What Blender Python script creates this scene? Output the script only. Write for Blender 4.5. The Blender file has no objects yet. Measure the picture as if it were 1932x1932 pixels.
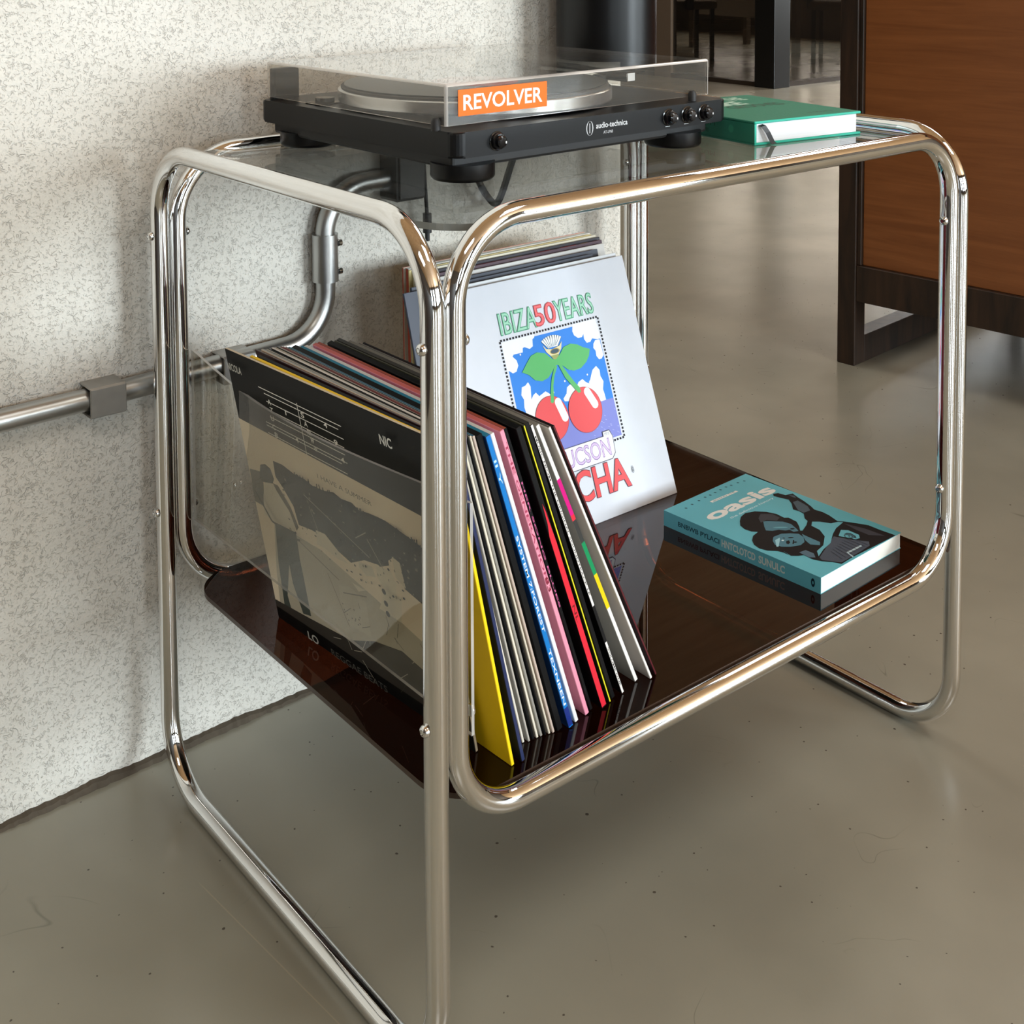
import bpy, bmesh, math, random, json
from mathutils import Vector, Matrix
random.seed(7)
PI = math.pi
SC = bpy.context.scene
COL = SC.collection

# ------------------------------------------------------------------ camera, exposure
cam_d = bpy.data.cameras.new('camera')
cam = bpy.data.objects.new('camera', cam_d); COL.objects.link(cam)
cam_d.sensor_width = 36; cam_d.lens = 45.18397
cam_d.shift_x = 0.054416; cam_d.shift_y = -0.479976      # a level camera with the lens shifted down, as in the perspective-corrected photo
cam_d.clip_start = .05; cam_d.clip_end = 60
_R = [[0.7917418, 0.0435078, -0.6093045], [-0.610811, 0.0442957, -0.7905364], [-0.0074049, 0.9980706, 0.0616458]]
cam.matrix_world = Matrix([_R[0] + [[-0.604098, -0.818154, 0.963206][0]], _R[1] + [[-0.604098, -0.818154, 0.963206][1]], _R[2] + [[-0.604098, -0.818154, 0.963206][2]], [0, 0, 0, 1]])
SC.camera = cam
SC.view_settings.view_transform = 'Standard'; SC.view_settings.look = 'None'
SC.view_settings.gamma = 1; SC.view_settings.use_curve_mapping = False
SC.view_settings.exposure = -0.15
try:
    SC.cycles.caustics_reflective = False; SC.cycles.caustics_refractive = False
    SC.cycles.max_bounces = 12; SC.cycles.transparent_max_bounces = 24; SC.cycles.glossy_bounces = 8
    SC.cycles.sample_clamp_indirect = 6
except Exception: pass

# ------------------------------------------------------------------ world and daylight through the room's windows
w = bpy.data.worlds.new('world'); SC.world = w; w.use_nodes = True
w.node_tree.nodes['Background'].inputs[0].default_value = (.75, .86, 1, 1)
w.node_tree.nodes['Background'].inputs[1].default_value = 1.2
RX0, RX1, RY0, RY1, RZ = -5.2, 9.6, -7.5, 9.6, 3.1        # the room
WINS = [(-4.2, -2.9), (-1.3, .2), (2.0, 4.6), (6.2, 8.6)]     # openings in the front wall (x from, x to)
WZ0, WZ1 = .45, 2.75
def area_light(name, loc, rot, sx, sy, power, col):
    l = bpy.data.lights.new(name, 'AREA'); l.shape = 'RECTANGLE'; l.size = sx; l.size_y = sy; l.energy = power; l.color = col
    o = bpy.data.objects.new(name, l); COL.objects.link(o); o.location = loc; o.rotation_euler = rot
    return o
for i, (a, b) in enumerate(WINS):
    area_light('daylight_window', ((a + b) / 2, RY0 - .22, (WZ0 + WZ1) / 2), (-PI / 2, 0, PI), b - a - .02, WZ1 - WZ0 - .02,
               [110, 140, 800, 470][i], (.83, .92, 1.0))
SWIN = [(2.6, 4.6), (6.0, 8.4)]                              # openings in the right wall (y from, y to)
for a, b in SWIN:
    area_light('daylight_window', (RX1 + .22, (a + b) / 2, (WZ0 + WZ1) / 2), (0, PI / 2, 0), WZ1 - WZ0 - .02, b - a - .02, 330, (.95, .97, 1.0))

FILL_LAMPS = [(-1.6, -1.9), (1.5, -1.6), (3.4, .4), (1.4, 3.2), (5.2, 2.4), (7.6, 6.6)]   # unseen ceiling panels, added as fill light from above
for x, y in FILL_LAMPS:
    area_light('fill_light', (x, y, RZ - .045), (0, 0, 0), 1.14, 1.14, 34 if y < 5 else 20, (1.0, .97, .93))

# ------------------------------------------------------------------ materials
def srgb(r, g, b, a=1):
    f = lambda c: (c / 255 / 12.92) if c / 255 <= .04045 else ((c / 255 + .055) / 1.055) ** 2.4
    return (f(r), f(g), f(b), a)
_mc = {}
def newmat(name):
    m = bpy.data.materials.new(name); m.use_nodes = True
    nt = m.node_tree; return m, nt, nt.nodes['Principled BSDF']
def mat(name, col, rough=.5, metal=0, vary=.06, scale=40, bump=0, spec=.5, coat=0):
    key = (name,)
    if key in _mc: return _mc[key]
    m, nt, p = newmat(name)
    N, L = nt.nodes, nt.links
    tc = N.new('ShaderNodeTexCoord'); no = N.new('ShaderNodeTexNoise'); no.inputs['Scale'].default_value = scale
    no.inputs['Detail'].default_value = 3
    L.new(tc.outputs['Object'], no.inputs['Vector'])
    mx = N.new('ShaderNodeMix'); mx.data_type = 'RGBA'
    mx.inputs['A'].default_value = tuple(c * (1 - vary) for c in col[:3]) + (1,)
    mx.inputs['B'].default_value = tuple(min(1, c * (1 + vary)) for c in col[:3]) + (1,)
    L.new(no.outputs['Fac'], mx.inputs['Factor']); L.new(mx.outputs['Result'], p.inputs['Base Color'])
    p.inputs['Roughness'].default_value = rough; p.inputs['Metallic'].default_value = metal
    p.inputs['Specular IOR Level'].default_value = spec
    if coat: p.inputs['Coat Weight'].default_value = coat; p.inputs['Coat Roughness'].default_value = .08
    if bump:
        b = N.new('ShaderNodeBump'); b.inputs['Strength'].default_value = bump; b.inputs['Distance'].default_value = .001
        L.new(no.outputs['Fac'], b.inputs['Height']); L.new(b.outputs['Normal'], p.inputs['Normal'])
    _mc[key] = m; return m
def C(r, g, b, rough=.45, **k):                       # plain printed colour
    return mat('paint_%d_%d_%d_%d' % (r, g, b, int(rough * 100)), srgb(r, g, b), rough, vary=.04, spec=.15 if max(r, g, b) < 45 else .35, **k)

def pane_mat(name, tint, haze=0, hazecol=(1, 1, 1, 1), rough=.0, ior=1.5, spec=1.0):
    """thin clear sheet: tinted see-through plus a Fresnel mirror and an optional milky part"""
    m = bpy.data.materials.new(name); m.use_nodes = True; nt = m.node_tree; N, L = nt.nodes, nt.links
    N.remove(N['Principled BSDF']); out = N['Material Output']
    t = N.new('ShaderNodeBsdfTransparent'); t.inputs[0].default_value = tint
    g = N.new('ShaderNodeBsdfGlossy'); g.inputs['Roughness'].default_value = rough; g.inputs[0].default_value = (spec, spec, spec, 1)
    fr = N.new('ShaderNodeFresnel'); fr.inputs['IOR'].default_value = ior
    geo = N.new('ShaderNodeNewGeometry')
    mx = N.new('ShaderNodeMixShader')
    base = t
    no = N.new('ShaderNodeTexNoise'); no.inputs['Scale'].default_value = 9; tc = N.new('ShaderNodeTexCoord'); L.new(tc.outputs['Object'], no.inputs['Vector'])
    if haze:
        d = N.new('ShaderNodeBsdfDiffuse'); d.inputs[0].default_value = hazecol
        hm = N.new('ShaderNodeMixShader'); ma = N.new('ShaderNodeMath'); ma.operation = 'MULTIPLY'; ma.inputs[1].default_value = haze * 2
        L.new(no.outputs['Fac'], ma.inputs[0]); L.new(ma.outputs[0], hm.inputs[0]); L.new(t.outputs[0], hm.inputs[1]); L.new(d.outputs[0], hm.inputs[2]); base = hm
    # both faces of the sheet mirror by the angle to the outside air
    inc = N.new('ShaderNodeVectorMath'); inc.operation = 'DOT_PRODUCT'; L.new(geo.outputs['Incoming'], inc.inputs[0]); L.new(geo.outputs['Normal'], inc.inputs[1])
    ab = N.new('ShaderNodeMath'); ab.operation = 'ABSOLUTE'; L.new(inc.outputs['Value'], ab.inputs[0])
    om = N.new('ShaderNodeMath'); om.operation = 'SUBTRACT'; om.inputs[0].default_value = 1; L.new(ab.outputs[0], om.inputs[1])
    pw = N.new('ShaderNodeMath'); pw.operation = 'POWER'; L.new(om.outputs[0], pw.inputs[0]); pw.inputs[1].default_value = 5
    f0 = ((ior - 1) / (ior + 1)) ** 2
    sc = N.new('ShaderNodeMath'); sc.operation = 'MULTIPLY_ADD'; L.new(pw.outputs[0], sc.inputs[0]); sc.inputs[1].default_value = 1 - f0; sc.inputs[2].default_value = f0
    L.new(sc.outputs[0], mx.inputs[0]); L.new(base.outputs[0], mx.inputs[1]); L.new(g.outputs[0], mx.inputs[2])
    L.new(mx.outputs[0], out.inputs[0]); N.remove(fr)
    return m

def chrome_mat():
    m, nt, p = newmat('chrome'); N, L = nt.nodes, nt.links
    p.inputs['Metallic'].default_value = 1; p.inputs['Base Color'].default_value = (.80, .795, .785, 1)
    tc = N.new('ShaderNodeTexCoord'); no = N.new('ShaderNodeTexNoise'); no.inputs['Scale'].default_value = 12; no.inputs['Detail'].default_value = 2
    L.new(tc.outputs['Object'], no.inputs['Vector'])
    r = N.new('ShaderNodeMapRange'); r.inputs['From Min'].default_value = .35; r.inputs['From Max'].default_value = .8
    r.inputs['To Min'].default_value = .035; r.inputs['To Max'].default_value = .07
    L.new(no.outputs['Fac'], r.inputs['Value']); L.new(r.outputs[0], p.inputs['Roughness'])
    n2 = N.new('ShaderNodeTexNoise'); n2.inputs['Scale'].default_value = 700; L.new(tc.outputs['Object'], n2.inputs['Vector'])
    gt = N.new('ShaderNodeMapRange'); gt.inputs['From Min'].default_value = .78; gt.inputs['From Max'].default_value = .84; gt.inputs['To Min'].default_value = 1; gt.inputs['To Max'].default_value = .55
    L.new(n2.outputs['Fac'], gt.inputs['Value'])
    mm = N.new('ShaderNodeMix'); mm.data_type = 'RGBA'; mm.inputs['A'].default_value = (.25, .22, .19, 1); mm.inputs['B'].default_value = (.80, .795, .785, 1)
    L.new(gt.outputs[0], mm.inputs['Factor']); L.new(mm.outputs['Result'], p.inputs['Base Color'])
    return m
CHROME = chrome_mat()
STEEL = mat('brushed_conduit_metal', srgb(178, 178, 176), .33, 1, vary=.12, scale=25)
BLACKP = mat('black_satin_plastic', srgb(10, 11, 13), .33, vary=.1, spec=.28)
BLACKG = mat('black_gloss_plastic', srgb(16, 16, 18), .12)
RUBBER = mat('black_rubber', srgb(28, 27, 27), .6)

def plaster_mat():
    m, nt, p = newmat('rough_plaster'); N, L = nt.nodes, nt.links
    tc = N.new('ShaderNodeTexCoord')
    def noise(scale, detail=2, dist=0., rough=.5):
        n = N.new('ShaderNodeTexNoise'); n.inputs['Scale'].default_value = scale; n.inputs['Detail'].default_value = detail
        n.inputs['Distortion'].default_value = dist; n.inputs['Roughness'].default_value = rough
        L.new(tc.outputs['Object'], n.inputs['Vector']); return n
    def mr(src, a, b, c=0, d=1):
        r = N.new('ShaderNodeMapRange'); r.inputs['From Min'].default_value = a; r.inputs['From Max'].default_value = b
        r.inputs['To Min'].default_value = c; r.inputs['To Max'].default_value = d; L.new(src, r.inputs['Value']); return r.outputs[0]
    def ma(op, a, b):
        x = N.new('ShaderNodeMath'); x.operation = op
        for i, v in enumerate((a, b)):
            if isinstance(v, (int, float)): x.inputs[i].default_value = v
            else: L.new(v, x.inputs[i])
        return x.outputs[0]
    def worms(scale, dist, width, mscale, m0, m1):
        n = noise(scale, 1, dist)
        a = ma('ABSOLUTE', ma('SUBTRACT', n.outputs['Fac'], .5), 0)
        g = mr(a, 0, width, 1, 0)
        msk = mr(noise(mscale, 1).outputs['Fac'], m0, m1)
        return ma('MULTIPLY', g, msk)
    w1 = worms(120, 1.2, .055, 150, .50, .62)
    w2 = worms(190, 1.0, .06, 220, .52, .64)
    gro = ma('MAXIMUM', w1, ma('MULTIPLY', w2, .8))
    pit = mr(noise(300, 1).outputs['Fac'], .68, .75)
    gro = ma('MAXIMUM', gro, pit)
    fine = noise(240, 3, .4).outputs['Fac']; mid = noise(45, 3, .3).outputs['Fac']
    h = ma('ADD', ma('MULTIPLY', fine, .22), ma('MULTIPLY', mid, .55))
    h = ma('SUBTRACT', h, ma('MULTIPLY', gro, .24))
    b = N.new('ShaderNodeBump'); b.inputs['Strength'].default_value = .8; b.inputs['Distance'].default_value = .0055
    L.new(h, b.inputs['Height']); L.new(b.outputs['Normal'], p.inputs['Normal'])
    big = noise(3.2, 4).outputs['Fac']
    c1 = N.new('ShaderNodeMix'); c1.data_type = 'RGBA'; c1.inputs['A'].default_value = srgb(215, 210, 199); c1.inputs['B'].default_value = srgb(229, 225, 216)
    L.new(mr(big, .35, .65), c1.inputs['Factor'])
    c2 = N.new('ShaderNodeMix'); c2.data_type = 'RGBA'; c2.inputs['B'].default_value = srgb(140, 128, 108)
    L.new(c1.outputs['Result'], c2.inputs['A']); L.new(ma('MULTIPLY', gro, .10), c2.inputs['Factor'])
    L.new(c2.outputs['Result'], p.inputs['Base Color']); p.inputs['Roughness'].default_value = .9; p.inputs['Specular IOR Level'].default_value = .2
    return m
PLASTER = plaster_mat()

_a, _b = Vector((-0.0463, 0.3328)), Vector((-0.0272, 0.1122)); _d = (_b - _a).normalized(); SCR_N = (-_d.y, _d.x, 0); SCR_C = _a.x * SCR_N[0] + _a.y * SCR_N[1]
SCR_A = _a.x * SCR_N[1] - _a.y * SCR_N[0]
def floor_mat():
    m, nt, p = newmat('polished_concrete'); N, L = nt.nodes, nt.links
    tc = N.new('ShaderNodeTexCoord')
    def noise(scale, detail=3, dist=0.):
        n = N.new('ShaderNodeTexNoise'); n.inputs['Scale'].default_value = scale; n.inputs['Detail'].default_value = detail; n.inputs['Distortion'].default_value = dist
        L.new(tc.outputs['Object'], n.inputs['Vector']); return n.outputs['Fac']
    def mr(src, a, b, c=0, d=1):
        r = N.new('ShaderNodeMapRange'); r.inputs['From Min'].default_value = a; r.inputs['From Max'].default_value = b
        r.inputs['To Min'].default_value = c; r.inputs['To Max'].default_value = d; L.new(src, r.inputs['Value']); return r.outputs[0]
    def mix(fac, a, b):
        x = N.new('ShaderNodeMix'); x.data_type = 'RGBA'
        for s, v in (('Factor', fac), ('A', a), ('B', b)):
            if isinstance(v, (float, int, tuple)): x.inputs[s].default_value = v
            else: L.new(v, x.inputs[s])
        return x.outputs['Result']
    c = mix(mr(noise(1.7, 5, .4), .3, .7), srgb(144, 141, 126), srgb(158, 153, 137))
    c = mix(mr(noise(4, 3, .2), .35, .85), c, srgb(135, 131, 117))
    # hairline marks and specks
    n = noise(3.1, 2, 1.5)
    s = N.new('ShaderNodeMath'); s.operation = 'SUBTRACT'; L.new(n, s.inputs[0]); s.inputs[1].default_value = .5
    a = N.new('ShaderNodeMath'); a.operation = 'ABSOLUTE'; L.new(s.outputs[0], a.inputs[0])
    line = mr(a.outputs[0], 0, .0022, 1, 0)
    mk = N.new('ShaderNodeMath'); mk.operation = 'MULTIPLY'; L.new(line, mk.inputs[0]); L.new(mr(noise(6.3, 2), .56, .66), mk.inputs[1])
    mk2 = N.new('ShaderNodeMath'); mk2.operation = 'MULTIPLY'; L.new(mk.outputs[0], mk2.inputs[0]); mk2.inputs[1].default_value = .45
    c = mix(mk2.outputs[0], c, srgb(84, 78, 66))
    c = mix(mr(noise(150, 0), .845, .86), c, srgb(84, 78, 68))
    # one long pale scratch across the slab
    geo = N.new('ShaderNodeNewGeometry'); d1 = N.new('ShaderNodeVectorMath'); d1.operation = 'DOT_PRODUCT'; L.new(geo.outputs['Position'], d1.inputs[0]); d1.inputs[1].default_value = SCR_N
    s1 = N.new('ShaderNodeMath'); s1.operation = 'SUBTRACT'; L.new(d1.outputs['Value'], s1.inputs[0]); s1.inputs[1].default_value = SCR_C
    a1 = N.new('ShaderNodeMath'); a1.operation = 'ABSOLUTE'; L.new(s1.outputs[0], a1.inputs[0])
    d2 = N.new('ShaderNodeVectorMath'); d2.operation = 'DOT_PRODUCT'; L.new(geo.outputs['Position'], d2.inputs[0]); d2.inputs[1].default_value = (SCR_N[1], -SCR_N[0], 0)
    e1 = mr(d2.outputs['Value'], SCR_A - .02, SCR_A, 0, 1)
    m1 = N.new('ShaderNodeMath'); m1.operation = 'MULTIPLY'; L.new(mr(a1.outputs[0], .0004, .0009, .45, 0), m1.inputs[0]); L.new(e1, m1.inputs[1])
    c = mix(m1.outputs[0], c, srgb(176, 164, 140))
    L.new(c, p.inputs['Base Color'])
    L.new(mr(noise(2.5, 3), .3, .7, .19, .27), p.inputs['Roughness'])
    p.inputs['Specular IOR Level'].default_value = .55
    b = N.new('ShaderNodeBump'); b.inputs['Strength'].default_value = .05; b.inputs['Distance'].default_value = .001
    L.new(noise(14, 3), b.inputs['Height']); L.new(b.outputs['Normal'], p.inputs['Normal'])
    return m
def wood_mat(name, c1, c2, sc=(1.2, 1.2, 22), rough=.42, axis_scale=1.0):
    m, nt, p = newmat(name); N, L = nt.nodes, nt.links
    tc = N.new('ShaderNodeTexCoord'); mp = N.new('ShaderNodeMapping'); mp.inputs['Scale'].default_value = sc
    L.new(tc.outputs['Object'], mp.inputs['Vector'])
    n = N.new('ShaderNodeTexNoise'); n.inputs['Scale'].default_value = 2.2 * axis_scale; n.inputs['Detail'].default_value = 7; n.inputs['Distortion'].default_value = .6; n.inputs['Roughness'].default_value = .65
    L.new(mp.outputs[0], n.inputs['Vector'])
    r = N.new('ShaderNodeMapRange'); r.inputs['From Min'].default_value = .32; r.inputs['From Max'].default_value = .68
    L.new(n.outputs['Fac'], r.inputs['Value'])
    x = N.new('ShaderNodeMix'); x.data_type = 'RGBA'; x.inputs['A'].default_value = c1; x.inputs['B'].default_value = c2
    L.new(r.outputs[0], x.inputs['Factor']); L.new(x.outputs['Result'], p.inputs['Base Color']); p.inputs['Roughness'].default_value = rough
    b = N.new('ShaderNodeBump'); b.inputs['Strength'].default_value = .15; b.inputs['Distance'].default_value = .001
    L.new(n.outputs['Fac'], b.inputs['Height']); L.new(b.outputs['Normal'], p.inputs['Normal'])
    return m
FLOOR = floor_mat()
VENEER = wood_mat('teak_veneer', srgb(130, 76, 37), srgb(154, 94, 50))
DARKWOOD = wood_mat('dark_stained_wood', srgb(24, 17, 12), srgb(62, 42, 28), sc=(14, 14, 1.5), rough=.5)
CEILWOOD = wood_mat('ceiling_boards', srgb(196, 150, 104), srgb(222, 178, 130), sc=(.6, 6, 1), rough=.7)
WALLPAINT = mat('dark_brown_wall_paint', srgb(78, 66, 54), .8, scale=3)
DARKWALL = mat('dark_wall_paint', srgb(70, 64, 58), .8, scale=3)
CONCJOINT = mat('crumbled_mortar', srgb(80, 70, 57), .9, vary=.35, scale=60, bump=.8)
GLASS = pane_mat('clear_table_glass', (.86, .86, .84, 1), ior=1.55)
LIDM = pane_mat('clear_acrylic', (.93, .92, .90, 1), haze=.018, hazecol=(.8, .78, .76, 1), ior=1.5)
ACRY = pane_mat('clear_divider_acrylic', (.86, .85, .81, 1), haze=.012, hazecol=(.42, .40, .36, 1), ior=1.30)
BROWN = pane_mat('smoked_brown_acrylic', (.20, .085, .045, 1), ior=1.5)
EDGE = pane_mat('acrylic_cut_edge', (.7, .7, .68, 1), haze=.42, hazecol=(.85, .83, .8, 1), ior=1.5)
GEDGE = mat('glass_cut_edge', srgb(134, 136, 130), .25)

# ------------------------------------------------------------------ mesh helpers
def mesh_from(name, bm, mats, parent=None, smooth=False, loc=None, rot=None, M=None):
    me = bpy.data.meshes.new(name)
    if M is not None: bm.transform(M)
    bm.normal_update(); bm.to_mesh(me); bm.free()
    for m in (mats if isinstance(mats, (list, tuple)) else [mats]): me.materials.append(m)
    if smooth:
        for p in me.polygons: p.use_smooth = True
    if any(p.use_smooth for p in me.polygons): me.set_sharp_from_angle(angle=math.radians(38))
    o = bpy.data.objects.new(name, me); COL.objects.link(o)
    if parent is not None: o.parent = parent
    if loc is not None: o.location = loc
    if rot is not None: o.rotation_euler = rot
    return o
def tag(o, label=None, cat=None, group=None, kind=None):
    if label: o['label'] = label
    if cat: o['category'] = cat
    if group: o['group'] = group
    if kind: o['kind'] = kind
    return o
def thing(name, label, cat, loc=(0, 0, 0), rot=(0, 0, 0), group=None):
    o = bpy.data.objects.new(name, None); COL.objects.link(o); o.empty_display_size = .05
    o.location = loc; o.rotation_euler = rot
    return tag(o, label, cat, group)
def box(bm, x0, x1, y0, y1, z0, z1, bev=0, seg=2, mi=0):
    vs = [bm.verts.new((x, y, z)) for z in (z0, z1) for y in (y0, y1) for x in (x0, x1)]
    fs = [bm.faces.new([vs[i] for i in q]) for q in ((0, 2, 3, 1), (4, 5, 7, 6), (0, 1, 5, 4), (2, 6, 7, 3), (0, 4, 6, 2), (1, 3, 7, 5))]
    for f in fs: f.material_index = mi
    if bev:
        es = list({e for f in fs for e in f.edges})
        r = bmesh.ops.bevel(bm, geom=es, offset=bev, segments=seg, profile=.5, affect='EDGES')
        for f in r['faces']: f.material_index = mi
    return fs
def cyl(bm, c, r, h, n=32, axis='z', r2=None, mi=0, cap=True, bev=0):
    res = bmesh.ops.create_cone(bm, cap_ends=cap, segments=n, radius1=r, radius2=r if r2 is None else r2, depth=h)
    M = Matrix.Translation(c) @ {'z': Matrix.Identity(4), 'x': Matrix.Rotation(PI / 2, 4, 'Y'), 'y': Matrix.Rotation(-PI / 2, 4, 'X')}[axis]
    bmesh.ops.transform(bm, matrix=M, verts=res['verts'])
    fs = {f for v in res['verts'] for f in v.link_faces}
    for f in fs:
        f.material_index = mi; f.smooth = len(f.verts) == 4
    return res['verts']
def lathe(bm, prof, n=32, M=None, mi=0):
    rings = []
    for r, z in prof:
        if r < 1e-6: rings.append([bm.verts.new((0, 0, z))])
        else: rings.append([bm.verts.new((r * math.cos(2 * PI * k / n), r * math.sin(2 * PI * k / n), z)) for k in range(n)])
    fs = []
    for a, b in zip(rings, rings[1:]):
        for k in range(n):
            q = []
            for v in ((a[k % len(a)], a[(k + 1) % len(a)], b[(k + 1) % len(b)], b[k % len(b)])):
                if v not in q: q.append(v)
            if len(q) > 2: fs.append(bm.faces.new(q))
    for f in fs: f.smooth = True; f.material_index = mi
    if M: bmesh.ops.transform(bm, matrix=M, verts=[v for r in rings for v in r])
def sweep(bm, pts, r, closed=False, n=16, mi=0, caps=True):
    pts = [Vector(p) for p in pts]; m = len(pts)
    tang = []
    for i in range(m):
        a = pts[(i - 1) % m] if (closed or i > 0) else pts[i]
        b = pts[(i + 1) % m] if (closed or i < m - 1) else pts[i]
        tang.append((b - a).normalized())
    up = Vector((0, 0, 1)) if abs(tang[0].z) < .9 else Vector((1, 0, 0))
    u = (up - tang[0] * up.dot(tang[0])).normalized()
    rings = []
    for i in range(m):
        t = tang[i]; u = (u - t * u.dot(t)).normalized(); v = t.cross(u)
        rr = r[i] if isinstance(r, (list, tuple)) else r
        rings.append([bm.verts.new(pts[i] + (u * math.cos(2 * PI * k / n) + v * math.sin(2 * PI * k / n)) * rr) for k in range(n)])
    for i in range(m if closed else m - 1):
        a, b = rings[i], rings[(i + 1) % m]
        for k in range(n):
            f = bm.faces.new((a[k], a[(k + 1) % n], b[(k + 1) % n], b[k])); f.smooth = True; f.material_index = mi
    if caps and not closed:
        bm.faces.new(rings[0][::-1]).material_index = mi; bm.faces.new(rings[-1]).material_index = mi
def rrect(a0, a1, b0, b1, r, n=14, r2=None):
    out = []; r1 = r
    q = r if r2 is None else r2
    for ca, cb, t0, r in ((a1 - q, b1 - q, 0, q), (a0 + r1, b1 - r1, 90, r1), (a0 + r1, b0 + r1, 180, r1), (a1 - q, b0 + q, 270, q)):
        for i in range(n + 1):
            t = math.radians(t0 + 90 * i / n); out.append((ca + r * math.cos(t), cb + r * math.sin(t)))
    return out
def plate(bm, outline, z0, z1, mi=0, mside=0, bev=0):
    lo = [bm.verts.new((x, y, z0)) for x, y in outline]; hi = [bm.verts.new((x, y, z1)) for x, y in outline]
    bm.faces.new(hi).material_index = mi; bm.faces.new(lo[::-1]).material_index = mi
    n = len(outline)
    for k in range(n): bm.faces.new((lo[k], lo[(k + 1) % n], hi[(k + 1) % n], hi[k])).material_index = mside
def fillet(pts, r, n=10):
    """polyline with rounded corners"""
    pts = [Vector(p) for p in pts]; out = [pts[0]]
    for i in range(1, len(pts) - 1):
        a = (pts[i - 1] - pts[i]).normalized(); b = (pts[i + 1] - pts[i]).normalized()
        ang = a.angle(b); d = r / math.tan(ang / 2); c = pts[i] + (a + b).normalized() * (r / math.sin(ang / 2))
        p0, p1 = pts[i] + a * d, pts[i] + b * d
        for k in range(n + 1):
            t = k / n; q = (p0 - c).slerp(p1 - c, t, (p0 - c)) if False else None
            e0, e1 = (p0 - c), (p1 - c); om = e0.angle(e1)
            v = (e0 * math.sin((1 - t) * om) + e1 * math.sin(t * om)) / math.sin(om)
            out.append(c + v)
    out.append(pts[-1]); return out

# flat print: layers of polygons and lettering laid on a face given by its frame (origin, u direction, v direction) in object space
def text_shape(s, off=0.0, res=3):
    cu = bpy.data.curves.new('t', 'FONT'); cu.body = s; cu.resolution_u = res; cu.offset = off; cu.fill_mode = 'FRONT'
    o = bpy.data.objects.new('t', cu); COL.objects.link(o)
    dg = bpy.context.evaluated_depsgraph_get(); me = bpy.data.meshes.new_from_object(o.evaluated_get(dg))
    V = [(v.co.x, v.co.y) for v in me.vertices]; Fc = [list(p.vertices) for p in me.polygons]
    bpy.data.objects.remove(o); bpy.data.curves.remove(cu); bpy.data.meshes.remove(me)
    if not V: return [], []
    x0 = min(v[0] for v in V); x1 = max(v[0] for v in V); y0 = min(v[1] for v in V); y1 = max(v[1] for v in V)
    return [((x - x0) / (x1 - x0), (y - y0) / (y1 - y0)) for x, y in V], Fc
class Print:
    def __init__(s, O, U, V, Nn, w, h, step=.000012):
        s.bm = bmesh.new(); s.O, s.U, s.V, s.N, s.w, s.h = Vector(O), Vector(U), Vector(V), Vector(Nn), w, h
        s.mats = []; s.k = 1; s.step = step; s.lets = []
    def P(s, u, v, lift): return s.O + s.U * (u * s.w) + s.V * (v * s.h) + s.N * lift
    def mi(s, m):
        if m not in s.mats: s.mats.append(m)
        return s.mats.index(m)
    def poly(s, pts, m, k=None):
        if k is None: s.k += 1
        lift = (s.k if k is None else k) * s.step
        try: f = s.bm.faces.new([s.bm.verts.new(s.P(u, v, lift)) for u, v in pts])
        except ValueError: return
        f.material_index = s.mi(m); f.normal_update()
        if f.normal.dot(s.N) < 0: f.normal_flip()
        bmesh.ops.triangulate(s.bm, faces=[f])
    def clip(s, pts): return [(min(1, max(0, u)), min(1, max(0, v))) for u, v in pts]
    def ell(s, cu, cv, ru, rv, m, rot=0, n=28):
        c, d = math.cos(rot), math.sin(rot)
        s.poly([(cu + (ru * math.cos(t) * c - rv * math.sin(t) * d), cv + (ru * math.cos(t) * d + rv * math.sin(t) * c)) for t in [2 * PI * i / n for i in range(n)]], m)
    def ring(s, cu, cv, ru, rv, th, m, n=20):
        s.k += 1
        for i in range(n):
            a, b = 2 * PI * i / n, 2 * PI * (i + 1) / n
            q = [(cu + r1 * math.cos(t), cv + r2 * math.sin(t)) for t, r1, r2 in ((a, ru, rv), (b, ru, rv), (b, ru - th, rv - th), (a, ru - th, rv - th))]
            s.poly(q, m, s.k)
    def line(s, a, b, th, m, k=None):
        if k is None: s.k += 1
        du, dv = (b[0] - a[0]) * s.w, (b[1] - a[1]) * s.h; l = math.hypot(du, dv) or 1
        nu, nv = -dv / l * th / 2 / s.w, du / l * th / 2 / s.h
        s.poly([(a[0] + nu, a[1] + nv), (b[0] + nu, b[1] + nv), (b[0] - nu, b[1] - nv), (a[0] - nu, a[1] - nv)], m, s.k if k is None else k)
    def text(s, t, u0, v0, u1, v1, m, off=0.0, rot90=False, grow=0.0, part=True):
        """lettering fitted to the box (u0,v0 top left) - (u1,v1 bottom right); rot90 reads downwards along v"""
        V, Fc = text_shape(t, off); s.k += 1; lift = s.k * s.step
        if part: tb = bmesh.new(); idx = 0; s.lets.append((tb, m))
        else: tb = s.bm; idx = s.mi(m)
        u0 -= grow; u1 += grow; v0 -= grow * s.w / s.h; v1 += grow * s.w / s.h
        vs = []
        for x, y in V:
            if rot90: u, v = u0 + (u1 - u0) * y, v0 + (v1 - v0) * x
            else: u, v = u0 + (u1 - u0) * x, v1 + (v0 - v1) * y
            vs.append(tb.verts.new(s.P(u, v, lift)))
        for f in Fc:
            try: q = tb.faces.new([vs[i] for i in f])
            except ValueError: continue
            q.material_index = idx; q.normal_update()
            if q.normal.dot(s.N) < 0: q.normal_flip()
    def build(s, name, parent):
        for tb, m in s.lets: mesh_from('lettering', tb, m, parent)
        if s.bm.faces: return mesh_from(name, s.bm, s.mats, parent)
        s.bm.free()
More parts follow.
